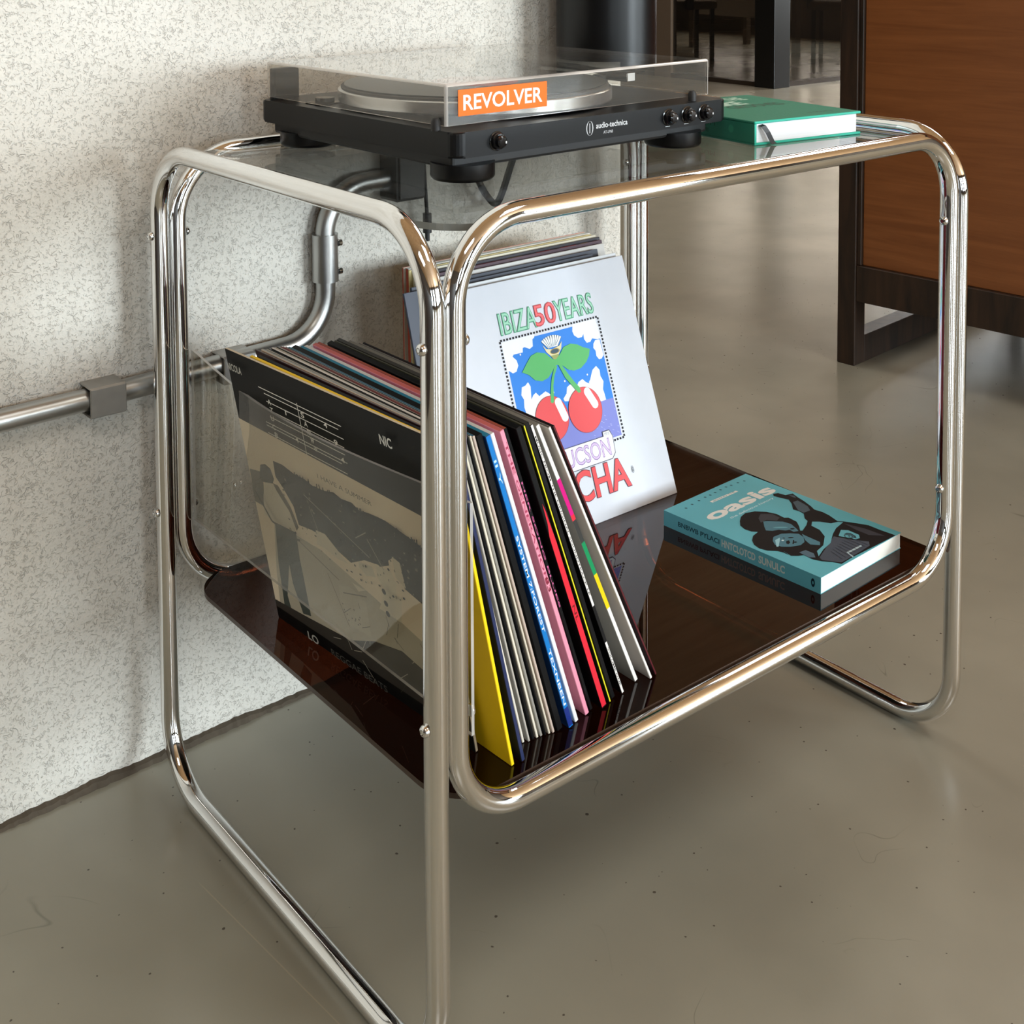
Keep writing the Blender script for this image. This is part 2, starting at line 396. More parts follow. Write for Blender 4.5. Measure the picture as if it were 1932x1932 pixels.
ART = json.loads('''{"ibiza":{"frame":[[0.2471,0.226],[0.7728,0.2255],[0.7848,0.7183]],"cloudTL":[[0.2543,0.2325],[0.4271,0.231],[0.4232,0.2442],[0.4124,0.2492],[0.407,0.276],[0.3887,0.2828],[0.3643,0.2711],[0.3546,0.2727],[0.3499,0.2891],[0.3225,0.2888],[0.3021,0.2882],[0.2955,0.2954],[0.3112,0.3123],[0.3144,0.3335],[0.2993,0.3544],[0.2804,0.3572],[0.2656,0.3457],[0.2554,0.3419]],"cloudTR":[[0.636,0.2312],[0.7663,0.2298],[0.7685,0.2631],[0.7701,0.3143],[0.7523,0.3145],[0.7249,0.3056],[0.7111,0.3174],[0.6912,0.3172],[0.6814,0.3009],[0.683,0.2796],[0.6723,0.2901],[0.6502,0.2895],[0.6323,0.2753],[0.6277,0.2583]],"cloudR":[[0.7393,0.3156],[0.7642,0.3168],[0.7663,0.3823],[0.7524,0.394],[0.7371,0.3945],[0.7272,0.3781],[0.7289,0.3569],[0.7202,0.3444],[0.7256,0.3274]],"cloudB":[[0.7126,0.4164],[0.7267,0.4354],[0.724,0.4599],[0.7341,0.4834],[0.7222,0.513],[0.7252,0.5349],[0.7259,0.5564],[0.7004,0.5579],[0.6607,0.5421],[0.6587,0.4852],[0.6559,0.4705],[0.666,0.462],[0.6758,0.4463],[0.6891,0.4277]],"cloudM":[[0.5084,0.5157],[0.5046,0.5045],[0.5262,0.4884],[0.5354,0.466],[0.5547,0.4579],[0.5749,0.4709],[0.581,0.4827],[0.6006,0.4588],[0.6248,0.4516],[0.6397,0.4671],[0.6608,0.4786],[0.67,0.5124],[0.5907,0.5303]],"cloudL":[[0.3444,0.4048],[0.3527,0.4236],[0.3432,0.4727],[0.3564,0.4586],[0.3723,0.4517],[0.386,0.4684],[0.4218,0.4573],[0.4449,0.4743],[0.4559,0.5008],[0.3874,0.5743],[0.3013,0.5546],[0.3036,0.5147],[0.3005,0.4938],[0.3066,0.4647],[0.2983,0.446],[0.3087,0.4176],[0.3277,0.4149]],"leafL":[[0.3243,0.3629],[0.3552,0.3349],[0.3855,0.31],[0.4202,0.303],[0.4592,0.3142],[0.4777,0.3318],[0.4927,0.3454],[0.5152,0.3499],[0.5138,0.3706],[0.4938,0.3736],[0.48,0.3882],[0.4499,0.4097],[0.4152,0.4162],[0.381,0.4056],[0.3561,0.3798]],"leafR":[[0.5084,0.3485],[0.5347,0.3327],[0.561,0.3096],[0.6017,0.3034],[0.6377,0.3139],[0.6626,0.3295],[0.698,0.3436],[0.6848,0.3697],[0.6635,0.3904],[0.6284,0.4081],[0.5886,0.4105],[0.5581,0.399],[0.5354,0.3785],[0.5088,0.3714]],"stemL":[[0.4948,0.3703],[0.5073,0.3763],[0.484,0.4064],[0.4657,0.4442],[0.4527,0.5035],[0.4437,0.5101],[0.4341,0.5029],[0.4456,0.4641],[0.4645,0.4162]],"stemR":[[0.5138,0.3706],[0.5283,0.3701],[0.5536,0.4139],[0.5764,0.4502],[0.599,0.4796],[0.6008,0.4975],[0.5879,0.5],[0.579,0.4893],[0.5588,0.4605],[0.535,0.4275]],"horizon":[[0.7015,0.5546],[0.7729,0.5595]],"cherryL":[[0.428,0.5631],[0.3423,0.5234],[0.5078,0.6122],[0.4342,0.4789],[0.4393,0.6509]],"cherryR":[[0.6006,0.5692],[0.5176,0.5247],[0.6907,0.6121],[0.6253,0.4817],[0.5949,0.6582]],"hiL":[[0.4717,0.5111],[0.4908,0.5739]],"hiR":[[0.633,0.5044],[0.6601,0.5596]],"crown":[[0.4553,0.2714],[0.5586,0.2773],[0.5241,0.32],[0.4836,0.312],[0.501,0.3014]],"banner":[[0.4376,0.6878],[0.6933,0.6898],[0.7097,0.7321],[0.6946,0.7634]],"t1":[[0.2613,0.1215],[0.2684,0.2041],[0.7694,0.1227],[0.7582,0.2071],[0.4456,0.1293],[0.4532,0.201],[0.5556,0.1273],[0.5494,0.1974]],"t2":[[0.4798,0.6998],[0.4842,0.7729],[0.687,0.6973],[0.6792,0.7607]],"t3":[[0.5079,0.7831],[0.512,0.9044],[0.7566,0.7925],[0.7559,0.9099]],"ban":[[0.4535,0.6893],[0.4846,0.7815],[0.7039,0.6838],[0.7049,0.7582],[0.6753,0.7728]],"lbl":[[0.7753,0.8321],[0.7894,0.8662]]},"oasis":{"sil":[[0.2763,0.3595],[0.3407,0.3304],[0.4143,0.3184],[0.4922,0.3391],[0.5521,0.3846],[0.5783,0.4384],[0.568,0.4918],[0.5939,0.5059],[0.5824,0.5644],[0.5293,0.6074],[0.4792,0.6385],[0.4923,0.6471],[0.591,0.6221],[0.6535,0.5979],[0.6718,0.5704],[0.7359,0.5323],[0.7435,0.4967],[0.7351,0.4638],[0.8103,0.4165],[0.8538,0.3747],[0.8297,0.3162],[0.8223,0.2898],[0.8501,0.272],[0.8902,0.2839],[0.9016,0.3276],[0.9679,0.3424],[0.9408,0.3893],[0.9171,0.4447],[0.8819,0.5053],[0.8528,0.5412],[0.8626,0.5886],[0.8518,0.6354],[0.8154,0.7043],[0.8451,0.7304],[0.8884,0.785],[0.9257,0.842],[0.9224,0.9169],[0.9295,1.0097],[0.7195,0.9949],[0.5847,0.9906],[0.415,0.9853],[0.2708,0.9884],[0.2452,0.9488],[0.2012,0.9085],[0.1761,0.8633],[0.1841,0.8105],[0.1448,0.7964],[0.1071,0.7717],[0.1289,0.7154],[0.1043,0.7595],[0.1091,0.7257],[0.0966,0.6962],[0.0478,0.6589],[0.0327,0.6167],[0.0506,0.5744],[0.0953,0.5378],[0.1563,0.511],[0.235,0.5005],[0.2044,0.4747],[0.1972,0.4357],[0.2208,0.3934]],"face1":[[0.4006,0.4449],[0.4282,0.4565],[0.507,0.5148],[0.5182,0.5613],[0.4834,0.6157],[0.465,0.6355],[0.4281,0.6239],[0.4332,0.5955],[0.4006,0.5868],[0.3763,0.5582],[0.3254,0.5438],[0.2957,0.518],[0.3402,0.4832]],"hat1":[[0.4893,0.3799],[0.5541,0.4224],[0.5439,0.476],[0.4879,0.4868],[0.4418,0.4446],[0.3706,0.445],[0.4175,0.4048]],"face2":[[0.2509,0.5891],[0.3362,0.5951],[0.3893,0.6237],[0.4274,0.655],[0.4108,0.694],[0.3519,0.7293],[0.289,0.7367],[0.2175,0.7138],[0.1707,0.6831],[0.1569,0.6499],[0.195,0.6141]],"eye2":[[0.2658,0.6606],[0.2912,0.665],[0.2666,0.6855],[0.2353,0.6893],[0.2349,0.6769]],"mouth2":[[0.3179,0.6764],[0.3192,0.6833],[0.2704,0.7062],[0.2618,0.7006]],"nose2":[[0.2932,0.6231],[0.3031,0.6358],[0.281,0.6398]],"brow":[[0.2182,0.617],[0.2729,0.6159],[0.2543,0.6284],[0.1537,0.6719],[0.1431,0.665]],"neck2":[[0.4448,0.6664],[0.4397,0.6944],[0.4333,0.7827],[0.3913,0.8038],[0.3505,0.7649],[0.3771,0.7214]],"shirtT":[[0.7458,0.6978],[0.8084,0.7128],[0.8292,0.7331],[0.7046,0.7483],[0.6097,0.7747],[0.4783,0.8245],[0.3563,0.8408],[0.2445,0.8676],[0.302,0.8289],[0.4083,0.8149],[0.5338,0.7624],[0.5949,0.7018],[0.6063,0.6451],[0.6666,0.6197],[0.7065,0.6459]],"badge":[[0.7085,0.7764],[0.7422,0.8049],[0.7374,0.8711],[0.6975,0.8947],[0.6596,0.8883],[0.6127,0.808]],"badgeD":[[0.6705,0.8146],[0.7001,0.8152],[0.7163,0.8321],[0.7035,0.8676],[0.6748,0.886],[0.6643,0.8667],[0.6603,0.8392]],"arm":[[0.8409,0.4086],[0.8924,0.4143],[0.8637,0.4934],[0.8184,0.5323],[0.7474,0.5264],[0.7506,0.4877]],"shirtG":[[0.5814,0.7936],[0.637,0.8796],[0.701,0.9462],[0.6509,0.9742],[0.5298,0.9784],[0.2858,0.9811],[0.2141,0.9021],[0.2336,0.8779],[0.4444,0.8265]],"jacket":[[0.8164,0.7443],[0.8579,0.8489],[0.8646,0.9671],[0.7894,0.9052],[0.7915,0.8309]],"pocket":[[0.4383,0.9361],[0.6095,0.9409],[0.5998,0.9527],[0.4405,0.9493],[0.4243,0.9855],[0.4078,0.9863]],"handT":[[0.9202,0.3399],[0.9466,0.3644],[0.9194,0.3895],[0.913,0.371]],"jaw":[[0.189,0.7784],[0.2531,0.785],[0.2546,0.8333],[0.2127,0.8642],[0.1793,0.8423],[0.1857,0.7998]],"title":[[0.1326,0.1816],[0.1256,0.2664],[0.9274,0.1703],[0.9021,0.26]],"cap1":[[0.3826,0.099],[0.3748,0.1191],[0.679,0.1131]],"cap2":[[0.2568,0.2992],[0.7822,0.3045]],"dots":[[0.1513,0.0596],[0.2372,0.0512],[0.3264,0.0467],[0.4106,0.0407],[0.4708,0.0415],[0.5359,0.0386],[0.6067,0.0365],[0.6793,0.0337],[0.7349,0.0394],[0.8127,0.0433],[0.8782,0.0524]]},"nic":{"beige":[[0.0021,0.2509],[0.9213,0.2756]],"tree":[[0.1719,0.3514],[0.2259,0.3476],[0.2886,0.359],[0.3467,0.3577],[0.3864,0.3668],[0.4501,0.3627],[0.5018,0.3491],[0.5392,0.358],[0.5936,0.3518],[0.6284,0.3654],[0.6752,0.357],[0.7198,0.3535],[0.7569,0.3526],[0.7976,0.3586],[0.8376,0.3644],[0.8991,0.3741],[0.925,0.3846],[0.8754,0.58],[0.7921,0.56],[0.7858,0.5155],[0.7618,0.4697],[0.6848,0.5262],[0.6044,0.5407],[0.5276,0.5802],[0.465,0.5642],[0.4025,0.5428],[0.3322,0.5418],[0.2566,0.5513],[0.2469,0.4893],[0.2035,0.4391],[0.1681,0.4089]],"manhat":[[0.0841,0.3944],[0.1158,0.3816],[0.1442,0.3887],[0.156,0.4225],[0.1412,0.4441],[0.0737,0.46],[0.0632,0.4444]],"manback":[[0.0069,0.4343],[0.0706,0.4227],[0.0807,0.4624],[0.0564,0.5577],[0.0005,0.5582],[-0.008,0.5123]],"mantorso":[[0.0914,0.454],[0.1558,0.4461],[0.2201,0.4801],[0.25,0.5491],[0.2229,0.5875],[0.1056,0.5978],[0.0452,0.5909],[0.0623,0.5169]],"manrim":[[0.142,0.4414],[0.173,0.4402],[0.2284,0.5006],[0.2532,0.562],[0.2364,0.5801],[0.2149,0.5196],[0.1573,0.4645]],"trou":[[0.1056,0.5978],[0.2297,0.5897],[0.2207,0.6882],[0.222,0.7547],[0.2212,0.9],[0.1728,0.9114],[0.144,0.8111],[0.1446,0.7377],[0.092,0.8771],[0.102,0.9422],[0.0571,0.9368],[0.0736,0.7661]],"road":[[0.3563,0.5327],[0.4072,0.5273],[0.5111,0.5913],[0.4559,0.5951],[0.3899,0.5843],[0.3467,0.5872]],"shape2":[[0.5737,0.5573],[0.6408,0.5482],[0.6513,0.5791],[0.6021,0.5948],[0.568,0.5774]],"hair":[[0.6569,0.4675],[0.6961,0.4395],[0.7324,0.4427],[0.7335,0.5067],[0.6834,0.5311],[0.6446,0.5116]],"torso2":[[0.6636,0.5347],[0.7352,0.5232],[0.7552,0.5624],[0.7392,0.5994],[0.7697,0.5995],[0.745,0.6927],[0.6397,0.6902],[0.6874,0.6081],[0.6584,0.5762]],"arm2":[[0.7562,0.4676],[0.7905,0.4753],[0.7989,0.5572],[0.7561,0.5362]],"leg2":[[0.4329,0.6961],[0.4995,0.6776],[0.5722,0.7013],[0.5644,0.8227],[0.4554,0.8301],[0.4252,0.7456]],"ground":[[0.0203,0.9526],[0.2143,0.9226],[0.4368,0.8946],[0.6751,0.7459],[0.8288,0.7636],[0.7778,0.9643],[-0.0127,1.0533]],"bird":[[0.513,0.6538],[0.5658,0.6545],[0.5865,0.6503],[0.5404,0.6741]],"staff":[[[0.1929,0.0729],[0.6316,0.0866]],[[0.2211,0.0901],[0.6138,0.1035]],[[0.2267,0.118],[0.6342,0.1217]],[[0.2274,0.1383],[0.6284,0.1638]],[[0.2307,0.151],[0.6252,0.1968]],[[0.2005,0.1965],[0.6278,0.2322]],[[0.1936,0.2169],[0.6065,0.25]],[[0.1874,0.258],[0.6304,0.2677]],[[0.4079,0.073],[0.4116,0.2842]]],"nic":[[0.8239,0.0507],[0.8305,0.0811],[0.8754,0.067]],"tl":[[0.0212,0.038],[0.1101,0.0564]],"cap":[[0.4563,0.296],[0.7152,0.3022]]}}''')

# ------------------------------------------------------------------ room
def wally(x): return .5627 + .0316 * x          # face of the plaster wall
def struct(name, bm, m, parent=None):
    o = mesh_from(name, bm, m, parent)
    if parent is None: o['kind'] = 'structure'
    return o
bm = bmesh.new(); box(bm, RX0, RX1, RY0, RY1, -.1, 0); struct('floor', bm, FLOOR)
bm = bmesh.new(); box(bm, RX0, RX1, RY0, RY1, RZ, RZ + .1); struct('ceiling', bm, CEILWOOD)
# plaster wall: ends in a rounded arris
bm = bmesh.new()
XE = .8075; rr = .016
ol = [(RX0, wally(RX0)), (XE - rr, wally(XE - rr))]
for k in range(1, 9):
    t = -PI / 2 + PI / 2 * k / 8; ol.append((XE - rr + rr * math.cos(t), wally(XE) + rr + rr * math.sin(t)))
ol += [(XE, .86), (RX0, .86)]
plate(bm, ol, 0, RZ); o = struct('wall_left', bm, PLASTER)
# crumbly joint at the foot of the wall
bm = bmesh.new(); random.seed(3); xs = [RX0 + (-.9 - RX0) * i / 60 for i in range(60)] + [-.9 + (XE + .9) * i / 320 for i in range(321)]
vs = []
for x in xs:
    hh = .0070 + .0024 * math.sin(x * 9.1) * math.sin(x * 23) + .0008 * math.sin(x * 71) + random.uniform(-.0008, .001); dd = .006 + random.uniform(-.001, .0015)
    vs.append([bm.verts.new(q) for q in ((x, wally(x) + .002, hh), (x, wally(x) - dd, hh - .002), (x, wally(x) - dd - .002, 0), (x, wally(x) + .002, 0))])
for a, b in zip(vs, vs[1:]):
    for k in range(3): bm.faces.new((a[k], a[k + 1], b[k + 1], b[k]))
o = struct('baseboard_left', bm, CONCJOINT)
# front wall (behind the camera) with its window openings
def wall_with_openings(name, axis, at, th, lo, hi, ops):
    bm = bmesh.new(); segs = []; p = lo
    def bb(a, b, z0, z1):
        if axis == 'y': box(bm, a, b, min(at, at + th), max(at, at + th), z0, z1)
        else: box(bm, min(at, at + th), max(at, at + th), a, b, z0, z1)
    for a, b in ops:
        bb(p, a, 0, RZ); bb(a, b, 0, WZ0); bb(a, b, WZ1, RZ); p = b
    bb(p, hi, 0, RZ)
    return struct(name, bm, WALLPAINT)
wall_with_openings('wall_front', 'y', RY0, -.2, RX0, RX1, WINS)
wall_with_openings('wall_right', 'x', RX1, .2, RY0, RY1, SWIN)
bm = bmesh.new(); box(bm, RX0 - .2, RX0, RY0, RY1, 0, RZ); struct('wall_far_left', bm, WALLPAINT)
bm = bmesh.new(); box(bm, RX0, RX1, RY1, RY1 + .2, 0, RZ); struct('wall_back', bm, DARKWALL)
FRAME = mat('dark_bronze_window_frame', srgb(52, 46, 41), .4, .3)
WGLASS = pane_mat('window_glass', (.97, .98, .97, 1))
wn = 0
def window(axis, at, a, b):
    global wn; wn += 1
    t = bpy.data.objects.new('window_%d' % wn, None); COL.objects.link(t); t['kind'] = 'structure'
    def bb(bm, p, q, z0, z1, d0, d1):
        if axis == 'y': box(bm, p, q, at + d0, at + d1, z0, z1)
        else: box(bm, at + d0, at + d1, p, q, z0, z1)
    bm = bmesh.new(); f = .05; s = -1 if axis == 'y' else 1
    d = sorted((s * .04, s * .10)); n = max(1, round((b - a) / 1.0))
    bb(bm, a, a + f, WZ0, WZ1, *d); bb(bm, b - f, b, WZ0, WZ1, *d); bb(bm, a + f, b - f, WZ0, WZ0 + f, *d); bb(bm, a + f, b - f, WZ1 - f, WZ1, *d)
    for k in range(1, n):
        m_ = a + (b - a) * k / n; bb(bm, m_ - f / 2, m_ + f / 2, WZ0 + f, WZ1 - f, *d)
    mesh_from('frame', bm, FRAME, t)
    e = sorted((s * .068, s * .072))
    for k in range(n):
        p = a + (b - a) * k / n + (f if k == 0 else f / 2); q = a + (b - a) * (k + 1) / n - (f if k == n - 1 else f / 2)
        bm = bmesh.new(); bb(bm, p, q, WZ0 + f, WZ1 - f, *e); mesh_from('pane', bm, WGLASS, t)
for a, b in WINS: window('y', RY0, a, b)
for a, b in SWIN: window('x', RX1, a, b)

for x, y in FILL_LAMPS:  # housings for the added fill lights, out of view
    t = thing('fill_lamp', 'flat square fill-light panel added under the wooden ceiling', 'lamp', (x, y, RZ), group='square fill-light panels added overhead')
    bm = bmesh.new()
    for a, b, c_, d in ((-.61, .61, -.61, -.58), (-.61, .61, .58, .61), (-.61, -.58, -.58, .58), (.58, .61, -.58, .58)): box(bm, a, b, c_, d, -.05, 0)
    mesh_from('frame', bm, FRAME, t)
    bm = bmesh.new(); box(bm, -.58, .58, -.58, .58, -.035, -.03); mesh_from('diffuser', bm, mat('opal_diffuser', srgb(235, 232, 224), .6), t)
# low dark block added out of view, to give the chrome tubes dark reflections
bm = bmesh.new(); box(bm, -2.5, -1.55, -2.6, .10, 0, .98, .004, 1); struct('added_dark_block', bm, mat('added_block_brown', srgb(44, 33, 25), .5))
# ------------------------------------------------------------------ glazed partition far behind (corner at 6.1, 4.5)
PX, PY = 6.08, 4.5
PGLASS = pane_mat('dark_partition_glass', (.33, .30, .27, 1), ior=1.8)
MUL = mat('dark_bronze_mullion', srgb(60, 50, 42), .35, .3); MULT = mat('taupe_mullion', srgb(112, 96, 80), .45)
t = bpy.data.objects.new('door_1', None); COL.objects.link(t); t['kind'] = 'structure'
bm = bmesh.new(); box(bm, PX - .06, PX + .10, PY - .06, PY + .10, 0, RZ - .01, .004); mesh_from('corner_post', bm, mat('black_post', srgb(14, 13, 12), .35), t)
for y0 in (5.36, 6.7, 7.9):                                          # wing running away on the left
    bm = bmesh.new(); box(bm, PX - .03, PX + .03, y0, y0 + .16, 0, RZ - .01, .003); mesh_from('mullion', bm, MULT, t)
for x0 in (7.05, 8.3):                                               # wing running to the right
    bm = bmesh.new(); box(bm, x0, x0 + .1, PY - .03, PY + .03, 0, RZ - .01, .003); mesh_from('mullion', bm, MUL, t)
for y0, y1 in ((PY + .1, 5.36), (5.52, 6.7), (6.86, 7.9), (8.06, RY1)):
    bm = bmesh.new(); box(bm, PX - .006, PX + .006, y0, y1, .02, RZ - .01); mesh_from('pane', bm, PGLASS, t)
    bm = bmesh.new(); box(bm, PX - .025, PX + .025, y0, y1, .96, 1.0); mesh_from('push_bar', bm, MULT, t)
    bm = bmesh.new(); box(bm, PX - .03, PX + .03, y0, y1, 0, .03); mesh_from('bottom_rail', bm, MUL, t)
for x0, x1 in ((PX + .1, 7.05), (7.15, 8.3), (8.4, RX1)):
    bm = bmesh.new(); box(bm, x0, x1, PY - .006, PY + .006, .02, RZ - .01); mesh_from('pane', bm, PGLASS, t)
    bm = bmesh.new(); box(bm, x0, x1, PY - .03, PY + .03, 0, .03); mesh_from('bottom_rail', bm, MUL, t)

# ------------------------------------------------------------------ the trolley
L_, W_, H_, ZB, RA, G_, HB, HC, ZC, TR = .7662, .5127, .7347, .2245, .073, .0211, .7347, .7262, .2205, .010375
tr = thing('serving_trolley', 'chrome tubular trolley with clear glass top and smoked brown lower shelf', 'trolley')
def loop(pts2, plane, at):
    q = pts2
    return [(at, a, b) for a, b in q] if plane == 'x' else [(a, at, b) for a, b in q]
def dense(pts):
    out = []
    for i, p in enumerate(pts):
        q = pts[(i + 1) % len(pts)]; p, q = Vector(p), Vector(q); d = (q - p).length
        out.append(p)
        if d > .05: out += [p + (q - p) * t for t in (.02, .5, .98)]
    return out
for x in (0, L_):
    bm = bmesh.new(); sweep(bm, dense(loop(rrect(0, W_, TR, H_, RA), 'x', x)), TR, True, 40); mesh_from('end_frame', bm, CHROME, tr)
for y, zb, zt, r in ((0, ZB, HB, .0694), (W_, ZC, HC, .0771)):
    bm = bmesh.new(); sweep(bm, dense(loop(rrect(G_, L_ - G_, zb, zt, r), 'y', y)), TR, True, 40); mesh_from('side_frame', bm, CHROME, tr)
GZ = .728                                                            # top of the glass
bm = bmesh.new(); plate(bm, rrect(.0215, L_ - .0215, TR - .002, W_ - TR + .002, .055), GZ - .006, GZ, 0, 1)
tag(mesh_from('glass_top', bm, [GLASS, GEDGE], tr), 'clear grey glass top sheet with rounded corners')
SZ = .235
bm = bmesh.new(); plate(bm, rrect(.0225, L_ - .012, TR - .002, W_ - TR + .002, .05, 14, .02), SZ - .005, SZ, 0, 1)
tag(mesh_from('lower_shelf', bm, [BROWN, mat('brown_cut_edge', srgb(62, 46, 36), .3)], tr), 'smoked dark brown see-through lower shelf')
# clear divider, bowed outwards by the records
bm = bmesh.new()
def divx(y, z): return .0325 - .027 * math.sin(PI * min(1, max(0, (y + .008) / .516))) ** 1.1 * ((z - .302) / .199) ** 1.4
N_, NZ = 24, 6; F0, F1 = [], []
for i in range(N_ + 1):
    y = -.006 + .514 * i / N_; F0.append([]); F1.append([])
    for k in range(NZ + 1):
        z = .302 + .199 * k / NZ; x = divx(y, z); F0[i].append(bm.verts.new((x, y, z))); F1[i].append(bm.verts.new((x + .003, y, z)))
for i in range(N_):
    for k in range(NZ):
        for G in (F0, F1): bm.faces.new((G[i][k], G[i + 1][k], G[i + 1][k + 1], G[i][k + 1])).smooth = True
    for k in (0, NZ): bm.faces.new((F0[i][k], F0[i + 1][k], F1[i + 1][k], F1[i][k])).material_index = 1
for k in range(NZ):
    for i in (0, N_): bm.faces.new((F0[i][k], F0[i][k + 1], F1[i][k + 1], F1[i][k])).material_index = 1
bmesh.ops.recalc_face_normals(bm, faces=bm.faces)
tag(mesh_from('record_divider', bm, [ACRY, EDGE], tr), 'clear acrylic divider sheet beside the records')
def screw(x, y, z, s):
    bm = bmesh.new(); prof = [(0, .0042), (.0018, .0042), (.0019, .0022), (.0021, .0022), (.0023, .0042), (.0036, .0038), (.0049, .0024), (.0052, .0008), (.0052, 0), (0, 0)]
    lathe(bm, prof[::-1], 16, Matrix.Rotation(s * PI / 2, 4, 'Y')); 
    mesh_from('screw', bm, CHROME, tr, loc=(x, y, z))
for z in (.637, .3205):
    for y in (0, W_):
        screw(-TR, y, z, -1); screw(L_ + TR, y, z, 1)
        hz = z < .4
        screw(G_ + TR + (.0036 if hz else 0), y, z, 1); screw(L_ - G_ - TR, y, z, -1)

# ------------------------------------------------------------------ record player
tt = thing('turntable', 'black belt turntable with clear lid on the glass trolley top', 'turntable', (.1375, .1465, GZ), (0, 0, math.radians(1.6)))
TW, TD, Z0, Z1 = .406, .364, .0265, .052
bm = bmesh.new()
plate(bm, rrect(0, TW, 0, TD, .012, 6), Z0, Z1)
es = [e for e in bm.edges if abs(e.verts[0].co.z - e.verts[1].co.z) < 1e-6 and len(e.link_faces) == 2]
bmesh.ops.bevel(bm, geom=es, offset=.0028, segments=3, profile=.5, affect='EDGES')
mesh_from('plinth', bm, BLACKP, tt)
bm = bmesh.new(); box(bm, .012, TW - .014, .020, TD - .012, .0125, Z0 + .001, .003); mesh_from('base', bm, mat('matt_black_base', srgb(12, 12, 13), .55), tt)
for x, y in ((.038, .036), (TW - .055, .036), (.038, TD - .045), (TW - .055, TD - .045)):
    bm = bmesh.new(); lathe(bm, [(0, 0), (.0300, 0), (.0318, .0018), (.0325, .004), (.0325, .017), (0, .017)], 40, Matrix.Translation((x, y, 0))); mesh_from('foot', bm, BLACKP, tt)
PCX, PCY = .178, .183
bm = bmesh.new(); lathe(bm, [(.155, Z1 + .003), (.157, Z1 + .005), (.157, Z1 + .0165), (.155, Z1 + .018), (.149, Z1 + .018), (0, Z1 + .0175)], 96, Matrix.Translation((PCX, PCY, 0)))
tag(mesh_from('platter', bm, mat('cast_aluminium', srgb(205, 205, 205), .22, .9), tt), 'silver cast platter')
bm = bmesh.new(); lathe(bm, [(.1535, Z1 + .0182), (.1535, Z1 + .0202), (.152, Z1 + .021), (0, Z1 + .021)], 96, Matrix.Translation((PCX, PCY, 0)))
mesh_from('slipmat', bm, mat('grey_felt', srgb(70, 68, 66), .8), tt)
bm = bmesh.new(); cyl(bm, (PCX, PCY, Z1 + .027), .0035, .013, 16); mesh_from('spindle', bm, CHROME, tt)
vr = thing('vinyl_record', 'black vinyl record with a dull red label lying on the turntable platter', 'record', (.1375 + PCX * math.cos(math.radians(1.6)) - PCY * math.sin(math.radians(1.6)), .1465 + PCX * math.sin(math.radians(1.6)) + PCY * math.cos(math.radians(1.6)), GZ + Z1 + .0211))
bm = bmesh.new(); lathe(bm, [(0, 0), (.1495, 0), (.150, .0008), (.1495, .0016), (.052, .0013), (0, .0013)], 96); mesh_from('disc', bm, mat('grooved_vinyl', srgb(30, 29, 29), .28), vr)
bm = bmesh.new(); lathe(bm, [(.050, .0013), (.050, .0017), (.004, .0017)], 48); mesh_from('label', bm, C(176, 92, 84), vr)
bm = bmesh.new(); box(bm, .018, .052, .262, .294, Z1, Z1 + .002, .001, 1); cyl(bm, (.035, .278, Z1 + .004), .011, .006, 24); mesh_from('speed_selector', bm, BLACKG, tt)
# tonearm
arm = bmesh.new(); ax, ay = TW - .050, TD - .075
lathe(arm, [(.026, Z1), (.026, Z1 + .006), (.017, Z1 + .009), (.015, Z1 + .022), (0, Z1 + .023)], 28, Matrix.Translation((ax, ay, 0)))
sweep(arm, [(ax, ay + .04, Z1 + .026), (ax, ay, Z1 + .026), (ax - .010, ay - .10, Z1 + .027), (ax - .032, ay - .190, Z1 + .027)], .0038, n=12)
cyl(arm, (ax, ay + .045, Z1 + .026), .012, .026, 20, 'y')
a_ = mesh_from('tonearm', arm, mat('black_arm_enamel', srgb(30, 30, 31), .2), tt)
bm = bmesh.new(); box(bm, ax - .045, ax - .027, ay - .218, ay - .185, Z1 + .020, Z1 + .031, .002, 2); sweep(bm, [(ax - .03, ay - .205, Z1 + .026), (ax - .010, ay - .214, Z1 + .030)], .0012, n=8)
mesh_from('headshell', bm, BLACKG, a_)
bm = bmesh.new(); box(bm, ax - .024, ax - .008, ay - .155, ay - .140, Z1, Z1 + .022, .003); mesh_from('arm_rest', bm, BLACKP, tt)
bm = bmesh.new(); box(bm, ax - .043, ax - .031, ay - .2186, ay - .2180, Z1 + .0210, Z1 + .0300); mesh_from('headshell_label', bm, C(232, 234, 236), a_)
# knobs on the front
for x in (.052, .303, .334, .363):
    bm = bmesh.new()
    lathe(bm, [(0, 0), (.0098, 0), (.0098, .0015), (.0085, .002), (.0083, .0055), (.0076, .0065), (.0062, .0065), (.0060, .010), (.0045, .0112), (0, .0112)], 28, Matrix.Translation((x, .001, .0395)) @ Matrix.Rotation(PI / 2, 4, 'X'))
    k_ = mesh_from('knob', bm, BLACKG, tt)
    bm = bmesh.new(); box(bm, x + .0026, x + .0040, -.0106, -.0100, .0380, .0402); mesh_from('pointer', bm, C(230, 230, 230), k_)
pr = Print((0, 0, Z1), (1, 0, 0), (0, 0, -1), (0, -1, 0), TW, Z1 - Z0)
wt = C(214, 216, 218)
pr.ring(.445, .50, .0125, .30, .0028, wt)
pr.line((.445, .30), (.445, .70), .0010, wt)
pr.text('audio-technica', .468, .31, .585, .55, wt, .012); pr.text('AT-LP60', .495, .68, .53, .80, wt)
for x in (.303, .334, .363): pr.line((x / TW - .012, .88), (x / TW + .006, .88), .0006, wt)
pr.build('logo', tt)['kind'] = 'stuff'
